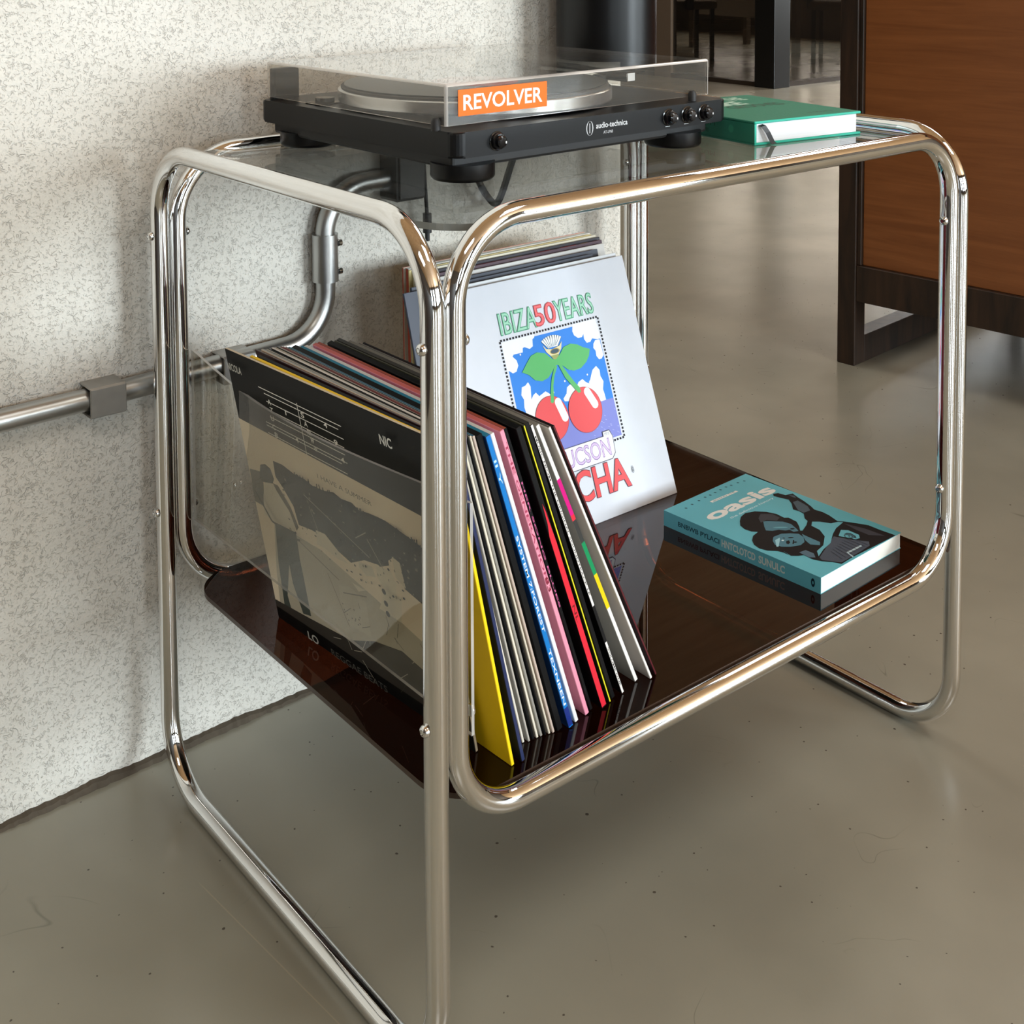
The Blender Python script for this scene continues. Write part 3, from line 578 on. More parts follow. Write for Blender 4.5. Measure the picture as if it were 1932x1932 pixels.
# dust cover
lid = Matrix.Identity(4)
LX0, LX1, LY0, LY1, LZ0, LZ1 = .002, .392, .017, .350, Z1 + .0045, Z1 + .0455
bm = bmesh.new()
box(bm, LX0, LX1, LY0, LY1, LZ0, LZ1)
bm.faces.ensure_lookup_table()
bot = [f for f in bm.faces if all(abs(v.co.z - LZ0) < 1e-6 for v in f.verts)]; bmesh.ops.delete(bm, geom=bot, context='FACES_ONLY')
es = [e for e in bm.edges if not e.is_boundary]
r = bmesh.ops.bevel(bm, geom=es, offset=.0028, segments=3, profile=.5, affect='EDGES')
for f in r['faces']: f.material_index = 1
r = bmesh.ops.solidify(bm, geom=list(bm.faces), thickness=.0026)
for f in bm.faces:
    if all(abs(v.co.z - LZ0) < 1e-5 for v in f.verts): f.material_index = 1
lidedge = pane_mat('lit_lid_edge', (.8, .78, .75, 1), haze=.42, hazecol=(.9, .86, .82, 1), rough=.05, ior=1.8)  # whitish haze painted in for the light gathered along the lid's edges
cover = tag(mesh_from('dust_cover', bm, [LIDM, lidedge], tt), 'clear acrylic dust cover')
bm = bmesh.new(); su0, su1, sz0, sz1 = .0170, .1350, LZ0 + .0085, LZ0 + .0345
box(bm, su0, su1, LY0 - .0006, LY0 - .0002, sz0, sz1)
st = tag(mesh_from('sticker', bm, C(244, 112, 0, .5), cover), 'orange sticker')
st.rotation_euler = (0, 0, 0)
pr = Print((su0, LY0 - .0006, sz1), (1, 0, 0), (0, 0, -1), (0, -1, 0), su1 - su0, sz1 - sz0)
pr.text('REVOLVER', .055, .20, .945, .80, C(250, 250, 250, .35), .016); pr.build('sticker_lettering', cover)
for x, y in ((.0045, LY0 + .020), (LX1 - .034, LY0 + .002)):
    bm = bmesh.new(); lathe(bm, [(0, Z1 - .001), (.0048, Z1 - .001), (.0048, Z1 + .008), (.003, Z1 + .0115), (0, Z1 + .012)], 16, Matrix.Translation((x - (.004 if x < .1 else 0), y - .006, 0))); mesh_from('lid_bumper', bm, RUBBER, tt)
for x in (.030, TW - .06):
    bm = bmesh.new(); box(bm, x - .018, x + .018, LY1 + .001, LY1 + .012, Z1 - .01, Z1 + .036, .003); mesh_from('lid_hinge', bm, BLACKP, tt)
# mains cable: drops behind the glass and loops under it
bm = bmesh.new()
def smooth_path(P, n=8):
    P = [Vector(p) for p in P]; out = []
    for i in range(len(P) - 1):
        p0, p1, p2, p3 = P[max(i - 1, 0)], P[i], P[i + 1], P[min(i + 2, len(P) - 1)]
        for k in range(n):
            t = k / n; out.append(.5 * ((2 * p1) + (-p0 + p2) * t + (2 * p0 - 5 * p1 + 4 * p2 - p3) * t * t + (-p0 + 3 * p1 - 3 * p2 + p3) * t ** 3))
    out.append(P[-1]); return out
sweep(bm, smooth_path([(.46, .519, .752), (.465, .540, .72), (.476, .549, .665), (.492, .5505, .626), (.510, .551, .603), (.519, .551, .599), (.527, .551, .607), (.540, .551, .635), (.557, .551, .68), (.570, .560, .73)]), .0048, n=10)
tag(mesh_from('power_cable', bm, RUBBER), 'thick black cable sagging in a V behind the glass top', 'cable')
bm = bmesh.new(); sweep(bm, smooth_path([(.380, .519, .742), (.385, .54, .72), (.394, .549, .66), (.398, .55, .61), (.399, .55, .597)]), .0026, n=10)
cyl(bm, (.399, .55, .588), .0060, .026, 16); cyl(bm, (.399, .55, .570), .0032, .012, 12)
tag(mesh_from('plug_lead', bm, RUBBER), 'thin black lead with a plug hanging down before the wall', 'cable')

# ------------------------------------------------------------------ books
def book_print_corner(): pass
# green hardback on the glass
gx, gy = Vector((.549, .124, 0)), None
gb = thing('hardcover_book', 'thick green clothbound book on the glass beside the turntable', 'book', (.549, .124, GZ), (0, 0, math.radians(-7.5)))
GW, GL, GT = .171, .196, .0278
TEAL = mat('green_book_cloth', srgb(38, 128, 104), .55, vary=.05, scale=300, bump=.2); TEALE = mat('bright_green_board_edge', srgb(20, 178, 152), .4)
PAGES = wood_mat('page_block', srgb(236, 238, 244), srgb(248, 249, 252), sc=(1, 1, 300), rough=.7)
bm = bmesh.new()
box(bm, 0, GW, 0, GL, 0, .003, .0008, 1); box(bm, 0, GW, 0, GL, GT - .003, GT, .0008, 1); box(bm, 0, .003, 0, GL, .003, GT - .003)
for f in bm.faces:
    if f.calc_center_median().y < .0012 and f.normal.y < -.5: f.material_index = 1
bm.normal_update()
for f in bm.faces:
    if abs(f.normal.y) > .7 or (f.normal.x > .7): f.material_index = 1
mesh_from('cover', bm, [TEAL, TEALE], gb)
bm = bmesh.new(); box(bm, .0032, GW - .005, .003, GL - .003, .003, GT - .003); mesh_from('page_block', bm, PAGES, gb)
bm = bmesh.new(); sweep(bm, [(.006, .001, GT - .005), (.006, -.002, GT - .006)], .0001, n=4)
rb = bmesh.new(); P = [(.008, .004, GT - .0055), (.009, -.0015, GT - .0065), (.014, -.003, .014), (.021, -.0035, .002), (.0225, -.005, .0006)]
prev = None
for p in P:
    a, b = rb.verts.new((p[0], p[1], p[2])), rb.verts.new((p[0] + .0065, p[1], p[2] + .0012))
    if prev: rb.faces.new((prev[0], prev[1], b, a))
    prev = (a, b)
bm.free(); o = mesh_from('ribbon', rb, mat('black_ribbon', srgb(20, 20, 22), .5), gb); md = o.modifiers.new('t', 'SOLIDIFY'); md.thickness = .0005
pr = Print((0, 0, GT), (1, 0, 0), (0, 1, 0), (0, 0, 1), GW, GL)       # the text reads from the far side
pw, pk = C(190, 222, 208), C(20, 66, 54)
def vtext(p, s, a, m, off=0): p.text(s, a[0], a[1], a[2], a[3], m, off)
pr.text('AND THE', .34, .93, .80, .80, pw, .03); pr.text('THERE', .08, .78, .62, .62, pw, .04)
pr.text('GROOVES', .34, .60, .84, .49, pk, .02); pr.text('a story', .62, .14, .86, .09, pk)
pr.build('cover_lettering', gb)
pr = Print((0, 0, GT), (0, 1, 0), (0, 0, -1), (-1, 0, 0), GL, GT)
pr.ell(.20, .45, .022, .17, C(58, 150, 120)); pr.text('MUSICA', .34, .25, .58, .45, C(14, 80, 60)); pr.text('INDIA', .40, .58, .56, .76, C(14, 80, 60))
pr.build('spine_lettering', gb)

# blue paperback on the lower shelf
ob = thing('paperback_book', 'light blue paperback with two men on its cover, lying on the lower shelf', 'book', (.5600, .0360, SZ), (0, 0, math.radians(2.8)))
OW, OL, OT = .1655, .2262, .0192
OC = C(98, 178, 190, .32)
bm = bmesh.new()
box(bm, 0, OW, 0, OL, OT - .0005, OT, 0); box(bm, 0, .0006, 0, OL, .0004, OT - .0005); box(bm, 0, OW, 0, OL, 0, .0004)
mesh_from('cover', bm, OC, ob)
bm = bmesh.new(); box(bm, .0006, OW - .001, .0006, OL - .0006, .0004, OT - .0005)
mesh_from('page_block', bm, mat('cream_page_block', srgb(240, 238, 228), .7), ob)
A = ART['oasis']; pr = Print((0, OL, OT), (1, 0, 0), (0, -1, 0), (0, 0, 1), OW, OL)
wh, dk, gr, tl = C(232, 228, 220), C(24, 22, 24), C(70, 88, 98), C(98, 170, 182)
md_ = C(74, 120, 134)
for u, v in A['dots']: pr.ell(u, v + .005, .010, .006, C(16, 50, 60), .5, 8)
pr.text('oasis', .13, .170, .925, .266, wh, .035)
pr.poly([(.375, .098), (.68, .106), (.685, .122), (.375, .118)], wh); pr.text('BEHIND THE', .40, .105, .66, .116, C(60, 130, 140))
pr.text('the definitive history', .262, .294, .79, .316, C(214, 236, 238), .01)
def halo(p, pts, m, g):
    cx = sum(q[0] for q in pts) / len(pts); cy = sum(q[1] for q in pts) / len(pts)
    p.poly([(cx + (u - cx) * (1 + g), cy + (v - cy) * (1 + g)) for u, v in pts], m)
pr.poly(pr.clip(A['sil']), dk)
for k, m in (('hat1', C(52, 54, 60)), ('face1', md_), ('arm', gr), ('handT', gr), ('jacket', C(50, 52, 60)), ('shirtG', C(66, 74, 86)), ('shirtT', tl), ('neck2', md_), ('face2', md_), ('eye2', dk), ('mouth2', dk), ('nose2', C(40, 60, 70)), ('brow', C(150, 196, 204)), ('jaw', C(80, 104, 118)), ('badge', tl), ('badgeD', C(38, 60, 70)), ('pocket', C(170, 190, 196))):
    pr.poly(pr.clip(A[k]), m)
f2 = A['face1']; 
pr.ell(.37, .585, .022, .008, dk, .5); pr.ell(.46, .60, .016, .007, dk, .3); pr.ell(.255, .645, .010, .006, C(210, 230, 232)); pr.ell(.335, .655, .02, .006, dk, .4)
pr.ell(.30, .70, .012, .006, dk, .2); pr.ell(.41, .55, .05, .010, C(104, 160, 172), .5)
pr.ring(.665, .845, .035, .026, .008, C(60, 100, 108)); pr.ring(.665, .845, .018, .014, .006, tl)
for i in range(9): pr.line((.33 + .04 * i, .965), (.37 + .035 * i, .88 - .004 * i), .0007, C(48, 54, 64))
pr.build('cover_print', ob)
pr = Print((0, OL, OT), (0, -1, 0), (0, 0, -1), (-1, 0, 0), OL, OT)
pr.text('BNBWB PYLACI', .10, .34, .38, .66, C(20, 62, 72), .02); pr.text('HNTCLOTCD', .395, .26, .61, .74, C(200, 216, 206), .03); pr.text('SUNULC', .63, .26, .79, .74, C(200, 216, 206), .03)
pr.ell(.955, .5, .011, .26, C(14, 34, 44)); pr.ell(.955, .5, .0045, .10, C(90, 170, 182)); pr.build('spine_lettering', ob)

# ------------------------------------------------------------------ records
RS = .315
def sleeve_mesh(w, t, h, cols, pull=0.0):
    """cols: left cover, right cover, spine, top.  local x thickness, y depth, z height; spine at y = 0"""
    bm = bmesh.new(); fs = box(bm, 0, t, 0, w, 0, h)
    # 0 bottom,1 top,2 front(-y),3 back,4 left(-x),5 right
    for f, m in zip(fs, (3, 3, 2, 3, 0, 1)): f.material_index = m
    bmesh.ops.bevel(bm, geom=[e for e in bm.edges], offset=min(.0005, t * .3), segments=1, affect='EDGES')
    return bm
def leaning(name, label, group, xb, yb, lean, yaw, t, cols, h=RS, w=RS):
    o = thing(name, label, 'record', (xb, yb, SZ + .0002), (0, math.radians(-lean), math.radians(yaw)), group)
    o.rotation_mode = 'XYZ'
    mesh_from('sleeve', sleeve_mesh(w, t, h, cols), [C(*c) for c in cols], o)
    return o
GRL = 'records leaning on the clear divider'
def spine_print(o, t, blocks=(), texts=()):
    pr = Print((0, 0, RS), (1, 0, 0), (0, 0, -1), (0, -1, 0), t, RS)
    for v0, v1, c in blocks: pr.poly([(.04, v0), (.96, v0), (.96, v1), (.04, v1)], C(*c), 1)
    pr.k = 2
    for s, v0, v1, c, *r in texts:
        hgt = r[0] if r else .25
        pr.text(s, .5 - hgt, v0, .5 + hgt, v1, C(*c), .015, True)
    pr.build('spine_lettering' if texts else 'spine_pattern', o)
# first record with its photographic cover
nc = leaning('record_sleeve', 'black and grey photo sleeve pressed against the clear divider, first of the leaning records', GRL, .0848, .0480, 11.2, 0, .0034,
             [(18, 18, 18), (30, 30, 30), (206, 190, 164), (206, 190, 164)])
nc.matrix_world = Matrix.Translation((.0848, .0550, SZ + .0002)) @ Matrix.Rotation(math.radians(4.0), 4, 'Z') @ Matrix.Rotation(math.radians(-11.2), 4, 'Y')
A = ART['nic']; pr = Print((0, RS, RS), (0, -1, 0), (0, 0, -1), (-1, 0, 0), RS, RS)
bg, tg, dg_, lt, wt2 = C(248, 232, 206), C(52, 52, 46), C(12, 12, 12), C(226, 218, 198), C(240, 238, 230)
pr.poly([(.001, .250), (.999, .272), (.999, .999), (.001, .999)], bg)
pr.poly(pr.clip([(.10, .60), (.36, .60), (.62, .66), (1, .76), (1, 1), (.02, 1), (.05, .80)]), C(196, 188, 168))
def P_(k, m): pr.poly(pr.clip(A[k]), m)
P_('tree', tg); P_('manback', C(120, 118, 106)); P_('mantorso', lt); P_('manrim', C(110, 104, 92)); P_('trou', C(76, 84, 78)); P_('manhat', C(88, 88, 80))
P_('road', C(232, 222, 200)); P_('leg2', C(206, 198, 178)); P_('shape2', lt); P_('hair', C(60, 60, 52)); P_('torso2', C(236, 226, 202)); P_('arm2', C(224, 214, 190)); P_('bird', C(236, 228, 208))
pr.poly(pr.clip([(.0, .93), (.18, .915), (.44, .89), (.58, .83), (.72, .80), (1, .86), (1, 1), (0, 1)]), C(60, 56, 50))
pr.poly(pr.clip([(.0, .955), (.30, .952), (.60, .955), (1, .95), (1, 1), (0, 1)]), dg_)
random.seed(11)
for i in range(150):
    u, v = random.uniform(.2, .99), random.uniform(.37, .62)
    pr.ell(u, v, random.uniform(.002, .007), random.uniform(.002, .006), C(*random.choice([(150, 146, 130), (30, 30, 26), (110, 108, 96)])), n=5)
for i in range(90):
    u = random.uniform(.25, .95); v = .355 + random.uniform(-.012, .012) + .02 * u
    pr.line((u, v + .02), (u + random.uniform(-.014, .014), v - .012), .0016, tg)
for i in range(40):
    u, v = random.uniform(.4, .98), random.uniform(.62, .93); pr.line((u, v), (u + random.uniform(-.05, .05), v + random.uniform(.01, .06)), .0006, C(*random.choice([(70, 68, 60), (190, 184, 168)])))
for i in range(12): pr.ell(random.uniform(.45, .55), random.uniform(.74, .80), .003, .003, C(70, 66, 58), n=6)
for v, a, b in ((.078, .193, .632), (.093, .221, .614), (.119, .227, .634), (.148, .228, .628), (.172, .231, .625), (.198, .20, .63), (.209, .20, .60), (.236, .20, .62)): pr.line((a, v), (b, v + .006), .0009, wt2)
pr.line(*A['staff'][8], .0009, wt2)
for s, u, v in (('A', .235, .108), ('T', .24, .135), ('U', .235, .165), ('C', .235, .195), ('B', .24, .222), ('r', .33, .118), ('S', .42, .098), ('A', .43, .125), ('m', .44, .15), ('w', .45, .175), ('W', .46, .20), ('4', .54, .095), ('4', .36, .20), ('9', .58, .14), ('4', .60, .19)): pr.text(s, u, v, u + .018, v + .018, wt2, .01, part=False)
for a, b, th, c in (((.345, .405), (.655, .505), .0008, (190, 186, 170)), ((.365, .44), (.392, .52), .0008, (170, 166, 150)), ((.04, .50), (.11, .585), .0030, (84, 84, 76)), ((.11, .585), (.26, .60), .0026, (84, 84, 76)), ((.26, .60), (.46, .66), .0012, (120, 116, 102)), ((.60, .46), (.66, .42), .0010, (190, 186, 170)), ((.40, .66), (.47, .82), .0009, (120, 114, 100)), ((.47, .70), (.60, .66), .0012, (110, 104, 92)), ((.66, .44), (.72, .52), .0012, (170, 164, 148))): pr.line(a, b, th, C(*c))
for u, v in ((.70, .60), (.70, .64), (.70, .675)): pr.ell(u, v, .010, .010, C(50, 48, 42), n=10)
pr.text('NIC', .82, .048, .875, .080, C(226, 226, 220), .02); pr.text('NICOLA', .02, .036, .105, .062, C(190, 190, 182), .02)
pr.text('I HAVE A SUMMER', .45, .296, .72, .312, C(110, 104, 92)); pr.text('LO', .20, .955, .26, .985, C(196, 194, 186), .02)
pr.text('REGGAE BEATS', .33, .962, .62, .985, C(96, 94, 88))
pr.build('cover_print', nc)

def leanfn(x):
    K = [(.085, 11.2), (.105, 13.5), (.178, 18.2), (.205, 19.2), (.237, 20.0), (.256, 22.0), (.282, 24.6), (.296, 25.3), (.32, 26)]
    for (a, b), (c, d) in zip(K, K[1:]):
        if x <= c: return b + (d - b) * (x - a) / (c - a)
    return 26
W_, K_, CR, GY = (236, 232, 226), (11, 11, 12), (206, 196, 176), (176, 172, 164)
DGY = (34, 35, 38)
LST = [  # x at foot, y of spine, thickness, spine, left cover, top edge, label
 (.0975, .0200, .0036, (246, 214, 20), (240, 196, 20), (238, 196, 30), 'bright yellow sleeve sticking out beyond the others, second of the leaning records'),
 (.1085, .0190, .0042, (32, 42, 82), (24, 26, 34), DGY, 'navy blue sleeve right behind the bright yellow one'),
 (.1215, .0420, .0016, (142, 52, 38), (60, 30, 30), (120, 122, 122), 'thin rust red sleeve edge beside the navy blue sleeve'),
 (.1265, .0390, .0026, (222, 216, 204), CR, (150, 152, 150), 'cream sleeve next to the thin rust red edge'),
 (.1320, .0370, .0022, (188, 182, 170), GY, K_, 'grey sleeve second from the rust red edge'),
 (.1365, .0370, .0030, K_, K_, (212, 206, 200), 'black sleeve between the grey and the ivory edges'),
 (.1412, .0365, .0026, (226, 218, 200), CR, K_, 'ivory sleeve right of the narrow black one'),
 (.1458, .0360, .0024, (150, 146, 136), GY, (92, 28, 30), 'mid grey sleeve with a dark red top edge'),
 (.1500, .0350, .0020, K_, K_, (110, 30, 34), 'thin black sleeve among the cream edges'),
 (.1540, .0340, .0022, (216, 206, 186), CR, (30, 52, 66), 'beige sleeve in front of the wide black spine'),
 (.1580, .0330, .0026, (196, 178, 164), (196, 178, 164), (34, 96, 122), 'pinkish beige sleeve touching the wide black spine'),
 (.1630, .0320, .0066, K_, K_, K_, 'wide plain black spine left of the blue one'),
 (.1745, .0290, .0056, (0, 118, 196), (20, 60, 110), (34, 120, 150), 'bright blue spine with small white lettering'),
 (.1852, .0320, .0042, (232, 230, 228), (232, 230, 228), (212, 206, 200), 'white spine between the blue and the pink one'),
 (.2000, .0340, .0050, (232, 150, 172), (208, 128, 150), (196, 100, 96), 'pink spine with red lettering and pink cover'),
 (.2088, .0370, .0036, K_, K_, (150, 72, 52), 'black spine with magenta lettering beside the pink one'),
 (.2200, .0320, .0060, K_, (20, 14, 16), K_, 'black sleeve with a red lower half, left of the yellow edge'),
 (.2325, .0350, .0022, (232, 220, 34), (44, 46, 14), (70, 68, 60), 'thin bright yellow edge with olive cover, right of the red one'),
 (.2378, .0375, .0048, K_, K_, (56, 54, 52), 'black sleeve directly right of the thin yellow edge'),
 (.2520, .0380, .0034, W_, K_, (150, 144, 134), 'white and black spine with small black lettering'),
 (.2760, .0440, .0046, W_, (120, 118, 112), (120, 116, 108), 'white spine with magenta, green and yellow blocks'),
 (.2915, .0380, .0030, W_, (196, 188, 180), (90, 86, 80), 'white spine with grey cover, last white one of the leaning row'),
 (.3005, .0400, .0024, (88, 20, 28), (40, 20, 22), K_, 'dark red and black sleeve closing the leaning row on the right'),
]
prevx = None
for i, (x, y, t_, sp, lc, tp, lab) in enumerate(LST):
    yaw = max(0, 3.0 - i * .45)
    o = leaning('record_sleeve', lab, GRL, x, y, leanfn(x), 0, t_, [lc, sp if sp != K_ else lc, sp, tp])
    o.matrix_world = Matrix.Translation((x, y, SZ + .0002)) @ Matrix.Rotation(math.radians(yaw), 4, 'Z') @ Matrix.Rotation(math.radians(-leanfn(x)), 4, 'Y')
    if 'bright blue' in lab: spine_print(o, t_, [(.93, .995, (14, 40, 120))], [('II Y', .08, .16, (190, 220, 232)), ('SYSTEM 7:FOREST', .33, .66, (236, 240, 240)), ('TEXNBEN', .72, .92, (236, 240, 240))])
    elif lab.startswith('pink spine'): spine_print(o, t_, [], [('THE GENERATION', .04, .52, (170, 60, 90), .28), ('83', .50, .55, (120, 20, 40), .36)])
    elif 'magenta lettering' in lab: spine_print(o, t_, [], [('HER SONG BLUES', .18, .62, (206, 96, 150), .22)])
    elif 'red lower half' in lab:
        pq = Print((0, 0, RS), (1, 0, 0), (0, 0, -1), (0, -1, 0), t_, RS)
        pq.poly([(.55, .26), (.75, .29), (.80, .33), (.97, .40), (.97, .995), (.04, .995), (.04, .37), (.40, .33)], C(222, 34, 54), 1); pq.build('spine_pattern', o)
        spine_print(o, t_, [], [('NL', .62, .68, (120, 10, 20), .25)])
    elif 'small black lettering' in lab: spine_print(o, t_, [(.66, .80, (22, 21, 22))], [('MUSIC FROM THE ORIGINAL SOUNDTRACK LP', .04, .62, (70, 66, 70), .26), ('VOLUME ONE', .82, .97, (70, 66, 70), .26)])
    elif 'blocks' in lab: spine_print(o, t_, [(.20, .335, (214, 0, 128)), (.335, .355, (226, 40, 60)), (.355, .44, (52, 52, 50)), (.44, .565, (0, 142, 84)), (.565, .70, (240, 206, 0))])
    elif 'grey cover, last' in lab: pass

# records leaning back against the wall side; x right end, y top of the front cover, y foot, thickness
def atfoot(yt, yb): return math.degrees(math.asin((yt - yb) / RS))
GRR = 'records leaning back at the rear of the shelf'
RST = [
 (.637, .4965, .4940, .0036, (222, 206, 190), (244, 146, 130), 'salmon orange sleeve, rearmost of the records leaning back'),
 (.639, .4885, .4790, .0064, (228, 228, 222), (232, 236, 236), 'thick white sleeve in front of the salmon orange one'),
 (.636, .4830, .4640, .0028, (222, 206, 150), (196, 164, 70), 'sleeve with a mustard top edge in the rear row'),
 (.640, .4780, .4520, .0036, (232, 226, 204), (236, 232, 218), 'cream sleeve in front of the mustard edge'),
 (.641, .4715, .4300, .0042, (40, 36, 46), (44, 40, 50), 'charcoal sleeve behind the red patterned one'),
 (.638, .4640, .4080, .0046, (70, 40, 54), (60, 44, 56), 'sleeve with red blocks along its dark top edge'),
 (.634, .4560, .3860, .0036, (206, 204, 200), (214, 212, 208), 'pale grey patterned sleeve in the rear row'),
 (.614, .4480, .3650, .0044, (58, 64, 78), (22, 24, 28), 'slate blue and black sleeve shifted left of the white one'),
 (.597, .4400, .3480, .0036, (66, 72, 86), (16, 16, 18), 'black sleeve right behind the white front ones'),
 (.629, .4280, .3320, .0030, (226, 230, 234), (226, 228, 232), 'plain white sleeve peeking out behind the cherry cover'),
]
for xr, yt, yb, t_, cov, top, lab in RST:
    o = thing('record_sleeve', lab, 'record', (0, 0, 0), (0, 0, 0), GRR)
    # local: x width, y thickness (behind the cover), z height
    ln = math.asin(min(1, max(-1, (yt - yb) / RS)))
    o.location = (xr - RS, yb, SZ + .0003); o.rotation_euler = (-ln, 0, 0)
    bm = bmesh.new(); fs = box(bm, 0, RS, 0, t_, 0, RS)
    for f, m in zip(fs, (0, 1, 0, 0, 2, 0)): f.material_index = m
    bmesh.ops.bevel(bm, geom=[e for e in bm.edges], offset=.0005, segments=1, affect='EDGES')
    side = (178, 70, 44) if 'salmon' in lab else ((176, 164, 140) if 'thick white' in lab else cov)
    mesh_from('sleeve', bm, [C(*cov), C(*top), C(*side)], o)
    if 'red blocks' in lab:
        pr = Print((0, 0, RS), (1, 0, 0), (0, 1, 0), (0, 0, 1), RS, t_)
        for a, b, c in ((.03, .09, (196, 60, 90)), (.30, .42, (170, 60, 60)), (.46, .54, (176, 150, 70)), (.62, .70, (216, 56, 56)), (.76, .85, (222, 60, 60)), (.88, .92, (170, 140, 60)), (.95, .99, (120, 60, 70)), (.20, .25, (222, 56, 70))): pr.poly([(a, .12), (b, .12), (b, .88), (a, .88)], C(*c), 1)
        pr.build('edge_pattern', o)['kind'] = 'stuff'
# the white cover with the cherries
yt, yb = .418, .3155; ln = math.asin((yt - yb) / RS)
ib = thing('record_sleeve', 'white sleeve with red cherries on a blue stamp, foremost of the rear records', 'record', (.317, yb, SZ + .0003), (-ln, 0, 0), GRR)
bm = bmesh.new(); box(bm, 0, RS, 0, .0036, 0, RS); bmesh.ops.bevel(bm, geom=[e for e in bm.edges], offset=.0006, segments=1, affect='EDGES')
WCOV = C(212, 217, 226, .40); mesh_from('sleeve', bm, WCOV, ib)
A = ART['ibiza']; pr = Print((0, 0, RS), (1, 0, 0), (0, 0, -1), (0, -1, 0), RS, RS)
blue, lav, wht, grn, red, drd = C(0, 124, 222), C(120, 128, 206), C(236, 242, 246), C(78, 176, 96), C(226, 68, 72), C(150, 40, 50)
fu0, fv0, fu1, fv1 = .262, .240, .768, .708
pr.poly([(fu0, fv0), (fu1, fv0), (fu1, fv1), (fu0, fv1)], blue)
pr.poly([(fu0, .557), (fu1, .557), (fu1, fv1), (fu0, fv1)], lav)
bko = C(30, 50, 90)
for k in ('cloudTL', 'cloudTR', 'cloudR', 'cloudB', 'cloudM', 'cloudL'): pr.poly(A[k], wht)
for i in range(26):
    u, v = random.uniform(.60, .76), random.uniform(.60, .70); pr.line((u, v), (u + .008, v + .004), .0006, C(170, 176, 226))
for u, v in ((.335, .295), (.40, .50), (.46, .47), (.53, .44), (.655, .44), (.57, .40)): pr.ell(u, v, .004, .004, wht, n=8)
# dashed frame
k0 = pr.k + 1; pr.k = k0; blk = C(24, 22, 30)
U0, V0, U1, V1 = .2475, .2258, .780, .7190
nd = 34
for i in range(nd):
    u = U0 + (U1 - U0) * (i + .2) / nd; pr.line((u, V0), (u + .0085, V0), .0026, blk, k0); pr.line((u, V1), (u + .0085, V1), .0026, blk, k0)
    v = V0 + (V1 - V0) * (i + .2) / nd; pr.line((U0, v), (U0, v + .0085), .0026, blk, k0); pr.line((U1, v), (U1, v + .0085), .0026, blk, k0)
# crown
c0 = (.507, .318)
for i in range(9):
    an = math.radians(-152 + 15.5 * i + 0); q = (c0[0] + .058 * math.cos(an), c0[1] + .066 * math.sin(an)); 
    an = math.radians(-90 + (i - 4) * 13); q = (c0[0] + .072 * math.sin(math.radians((i - 4) * 11)) , c0[1] - .066 * math.cos(math.radians((i - 4) * 9)))
    pr.line((c0[0] + (i - 4) * .005, c0[1] - .02), q, .0040, C(30, 70, 90)); pr.line((c0[0] + (i - 4) * .005, c0[1] - .02), q, .0026, wht)
pr.poly([(.455, .282), (.470, .300), (.50, .306), (.54, .300), (.558, .285), (.548, .312), (.53, .330), (.485, .330), (.468, .312)], C(226, 214, 166)); pr.ell(.512, .316, .022, .008, C(40, 70, 90)); pr.ring(.512, .316, .026, .011, .003, C(150, 128, 50))
pr.poly([(.485, .330), (.53, .330), (.518, .352), (.500, .352)], C(150, 160, 90))
for k in ('leafL', 'leafR'): pr.poly(A[k], grn)
def cherry(k, w_=1):
    c, l, r_, tp_, bt = A[k]; ru = (r_[0] - l[0]) / 2 * 1.02; rv = (bt[1] - tp_[1]) / 2 * 1.0
    cu, cv = (r_[0] + l[0]) / 2, (tp_[1] + bt[1]) / 2
    pr.ell(cu, cv, ru * 1.02, rv * 1.02, drd, .1, 40); pr.ell(cu, cv, ru, rv, red, .1, 40)
cherry('cherryR'); cherry('cherryL')
for k in ('hiL', 'hiR'):
    a, b = A[k]; pr.line(a, b, .011, wht); pr.ell(a[0], a[1], .0175, .0175, wht, n=16); pr.ell(b[0], b[1], .0175, .0175, wht, n=16)
for k in ('stemL', 'stemR'): pr.poly(A[k], grn)
g1, g1d, rd, rdd = C(158, 214, 186), C(70, 156, 118), C(238, 104, 108), C(190, 40, 50)
for s, a, b, c_, d_ in (('IBIZA', .262, .452, g1d, g1), ('50', .446, .558, rdd, rd), ('YEARS', .556, .766, g1d, g1)):
    pr.text(s, a - .002, .120, b + .002, .208, c_, .022); pr.text(s, a + .001, .124, b - .001, .204, d_, -.008)
pr.poly([(.40, .690), (.664, .690), (.664, .672), (.704, .672), (.716, .70), (.712, .765), (.69, .785), (.40, .785)], C(60, 56, 80))
pr.poly([(.402, .692), (.667, .692), (.667, .675), (.701, .675), (.713, .70), (.709, .763), (.688, .782), (.402, .782)], wht)
pr.text('LUCSON', .412, .700, .690, .770, C(124, 90, 160), .022); pr.text('LUCSON', .414, .703, .688, .767, C(212, 188, 226), -.004); pr.text('1973', .674, .679, .698, .69, C(60, 60, 90))
pr.text('PACHA', .300, .787, .762, .911, C(96, 30, 50), .032); pr.text('PACHA', .303, .790, .759, .908, red, .020)
pr.ring(.783, .850, .006, .014, .002, C(120, 124, 130)); pr.text('B', .779, .842, .787, .858, C(120, 124, 130))
pr.build('cover_print', ib)

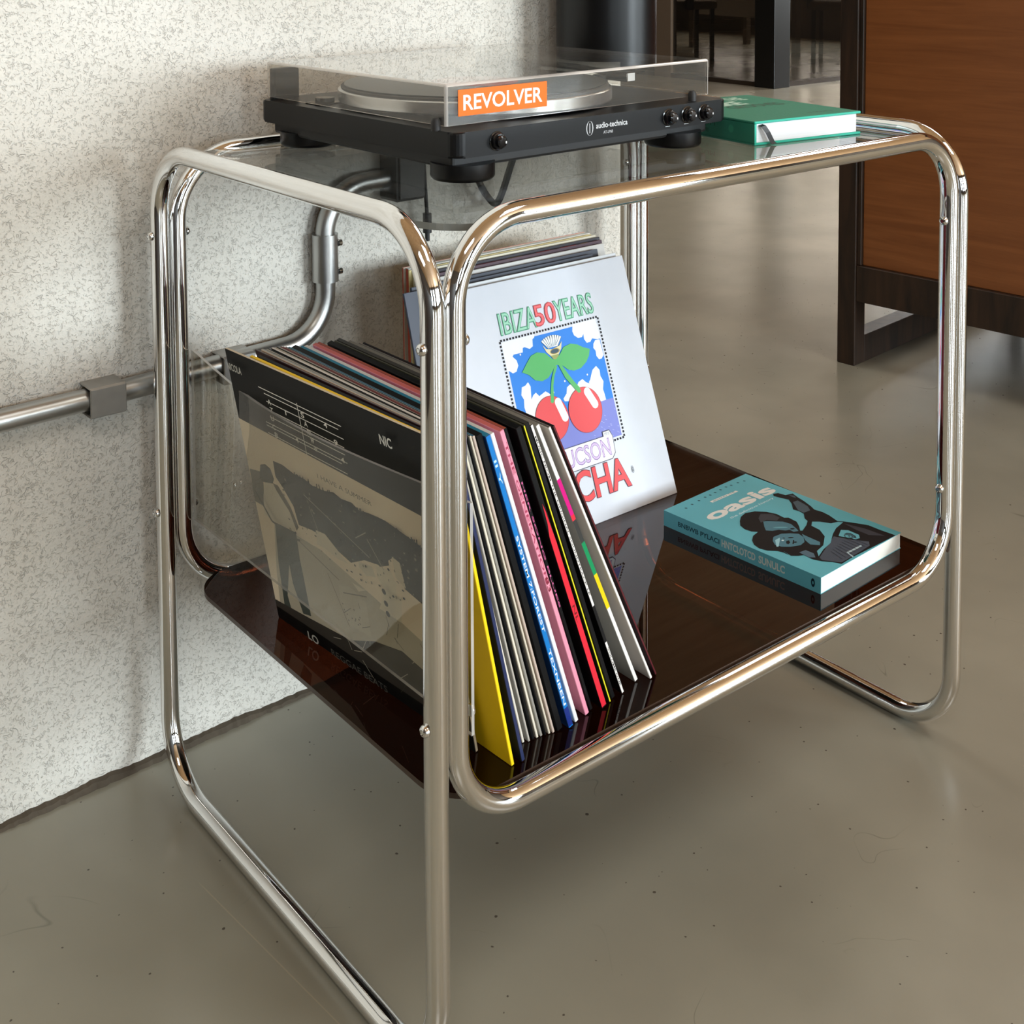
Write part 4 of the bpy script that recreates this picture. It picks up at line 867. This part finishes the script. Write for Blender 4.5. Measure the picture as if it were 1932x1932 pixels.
# ------------------------------------------------------------------ conduit on the wall
cd = thing('conduit_pipe', 'galvanised metal conduit pipe fixed along the plaster wall', 'pipe', (0, 0, 0))
pr_ = .0125
def wp(x, z, off=.017): return (x, wally(x) - off, z)
bm = bmesh.new(); sweep(bm, fillet([wp(RX0 + .01, .452), wp(-.06, .4575), wp(.241, .464), wp(.241, .652), wp(.345, .655)], .062, 12), pr_, n=24); mesh_from('pipe', bm, STEEL, cd)
bm = bmesh.new(); cyl(bm, wp(.241, .566), .0168, .060, 28); o = tag(mesh_from('coupling', bm, STEEL, cd), 'sleeve coupling with two screws')
for z in (.548, .584):
    bm = bmesh.new(); lathe(bm, [(.0045, 0), (.0045, .004), (.003, .0055), (0, .0055)], 14, Matrix.Translation((.255, wally(.24) - .026, z)) @ Matrix.Rotation(PI / 2, 4, 'Y')); mesh_from('screw', bm, CHROME, o)
for x in (-.058, .108):
    bm = bmesh.new(); y = wally(x) - .017
    box(bm, x - .021, x + .021, y - .0165, y - .0140, .4575 - .0175, .4575 + .015, .001, 1)
    box(bm, x - .021, x + .021, y - .0150, wally(x), .4575 + .0135, .4575 + .016, .001, 1)
    box(bm, x - .021, x + .021, y - .0145, wally(x), .4575 - .0185, .4575 - .016, .001, 1)
    o = tag(mesh_from('clamp', bm, mat('zinc_clamp', srgb(168, 166, 162), .42, .8, vary=.15, scale=60), cd), 'folded zinc clamp')
jb = thing('junction_box', 'dark grey box on the wall behind the glass top', 'electrical box', (.362, wally(.362), .655))
bm = bmesh.new(); box(bm, -.024, .024, -.040, 0, -.030, .036, .004); mesh_from('housing', bm, mat('dark_grey_box', srgb(58, 56, 54), .5), jb)
bm = bmesh.new(); box(bm, -.020, .020, -.043, -.040, -.026, .032, .001, 1); mesh_from('lid', bm, mat('grey_box_lid', srgb(76, 74, 71), .5), jb)
# black round canister on the end of the wall
cx_, cz_ = .6860, .795
cn = thing('wall_canister', 'tall glossy black cylinder at the end of the plaster wall above the turntable', 'canister', (cx_, wally(cx_) - .080, cz_))
bm = bmesh.new(); lathe(bm, [(0, 0), (.068, 0), (.0712, .004), (.0712, .90), (0, .90)], 64); mesh_from('body', bm, mat('semi_gloss_black_enamel', srgb(7, 7, 8), .34, spec=.32), cn)
bm = bmesh.new(); box(bm, -.03, .03, .06, .0795, .25, .32, .002); mesh_from('wall_bracket', bm, BLACKP, cn)
a0 = math.radians(-106 + 68)
def onc(a, z, r=.0715): return Vector((r * math.cos(a), r * math.sin(a), z))
bm = bmesh.new()
for dz, rr_ in ((.166, .0042), (.1575, .0048)):
    sweep(bm, [onc(a0 + rr_ / .0715 * math.cos(t), dz + rr_ * math.sin(t)) for t in [2 * PI * k / 16 for k in range(16)]], .0005, True, 6)
mesh_from('emblem', bm, C(150, 152, 156), cn)

# ------------------------------------------------------------------ wooden cabinet at the right
cb = thing('wooden_cabinet', 'brown veneered cabinet in a dark wooden frame standing at the right', 'cabinet', (1.838, .890, 0), (0, 0, math.radians(-84.5)))
# local x runs along the visible side (towards the viewer's right), local y runs behind it (away), z up
CH, CLN, CDP = 1.35, 1.15, .95
def cpart(nm, m, *b, bev=.0015, lab=None):
    bm = bmesh.new(); box(bm, *b, bev, 1); o = mesh_from(nm, bm, m, cb)
    if lab: tag(o, lab)
    return o
for x in (-.052, CLN):
    for y in (0, CDP - .05): cpart('post', DARKWOOD, x + .008, x + .052, y, y + .044, 0, CH)
    cpart('foot_rail', DARKWOOD, x + .008, x + .052, .044, CDP - .05, 0, .062)
for y in (.002, CDP - .048): cpart('bottom_rail', DARKWOOD, 0, CLN + .008, y, y + .04, .148, .230); cpart('top_rail', DARKWOOD, 0, CLN + .008, y, y + .04, CH - .06, CH)
cpart('side_panel', VENEER, .010, CLN + .006, .014, .030, .230, CH - .06, lab='brown horizontal-grain veneer panel')
cpart('moulding', DARKWOOD, 0, .010, .006, .026, .230, CH - .06)
cpart('side_panel', VENEER, .010, CLN + .006, CDP - .03, CDP - .014, .230, CH - .06)
cpart('top_board', VENEER, -.05, CLN + .06, -.01, CDP + .004, CH, CH + .022)
cpart('shade_board', DARKWOOD, .01, CLN, CDP - .012, CDP, .0, .15)  # unseen board added at the back to block light and darken the underside
cpart('floor_board', VENEER, 0, CLN, .04, CDP - .04, .17, .19)

# ------------------------------------------------------------------ furniture seen through the dark partition
FAB = mat('pale_office_fabric', srgb(150, 138, 120), .9); LAM = mat('white_laminate', srgb(205, 198, 186), .5)
def desk(x, y, rz, lab):
    t = thing('desk', lab, 'desk', (x, y, 0), (0, 0, rz))
    bm = bmesh.new(); box(bm, -.7, .7, -.35, .35, .72, .75, .003, 1); mesh_from('desk_top', bm, LAM, t)
    bm = bmesh.new(); box(bm, -.66, .66, .30, .32, .30, .72); mesh_from('modesty_panel', bm, LAM, t)
    for a in (-.66, .66):
        for b in (-.31, .31):
            bm = bmesh.new(); box(bm, a - .025, a + .025, b - .025, b + .025, 0, .72); mesh_from('leg', bm, MULT, t)
def chair(x, y, rz, lab, m):
    t = thing('office_chair', lab, 'chair', (x, y, 0), (0, 0, rz))
    bm = bmesh.new(); box(bm, -.24, .24, -.24, .24, .42, .49, .03, 2); mesh_from('seat', bm, m, t)
    bm = bmesh.new(); box(bm, -.23, .23, .20, .26, .52, .98, .03, 2); mesh_from('backrest', bm, m, t)
    bm = bmesh.new(); box(bm, -.03, .03, .24, .28, .42, .60, .004, 1); mesh_from('back_support', bm, MUL, t)
    for a in (-.2, .2):
        for b in (-.2, .2):
            bm = bmesh.new(); box(bm, a - .015, a + .015, b - .015, b + .015, 0, .43); mesh_from('leg', bm, MUL, t)
desk(7.1, 7.6, .3, 'white desk behind the dark glass, left of the taupe mullion')
desk(8.3, 6.3, 1.4, 'white desk behind the dark glass at the right')
chair(7.0, 6.15, 2.6, 'pale chair behind the dark glass left of the black post', FAB)
chair(7.75, 5.15, .5, 'pale chair behind the dark glass right of the black post', FAB)
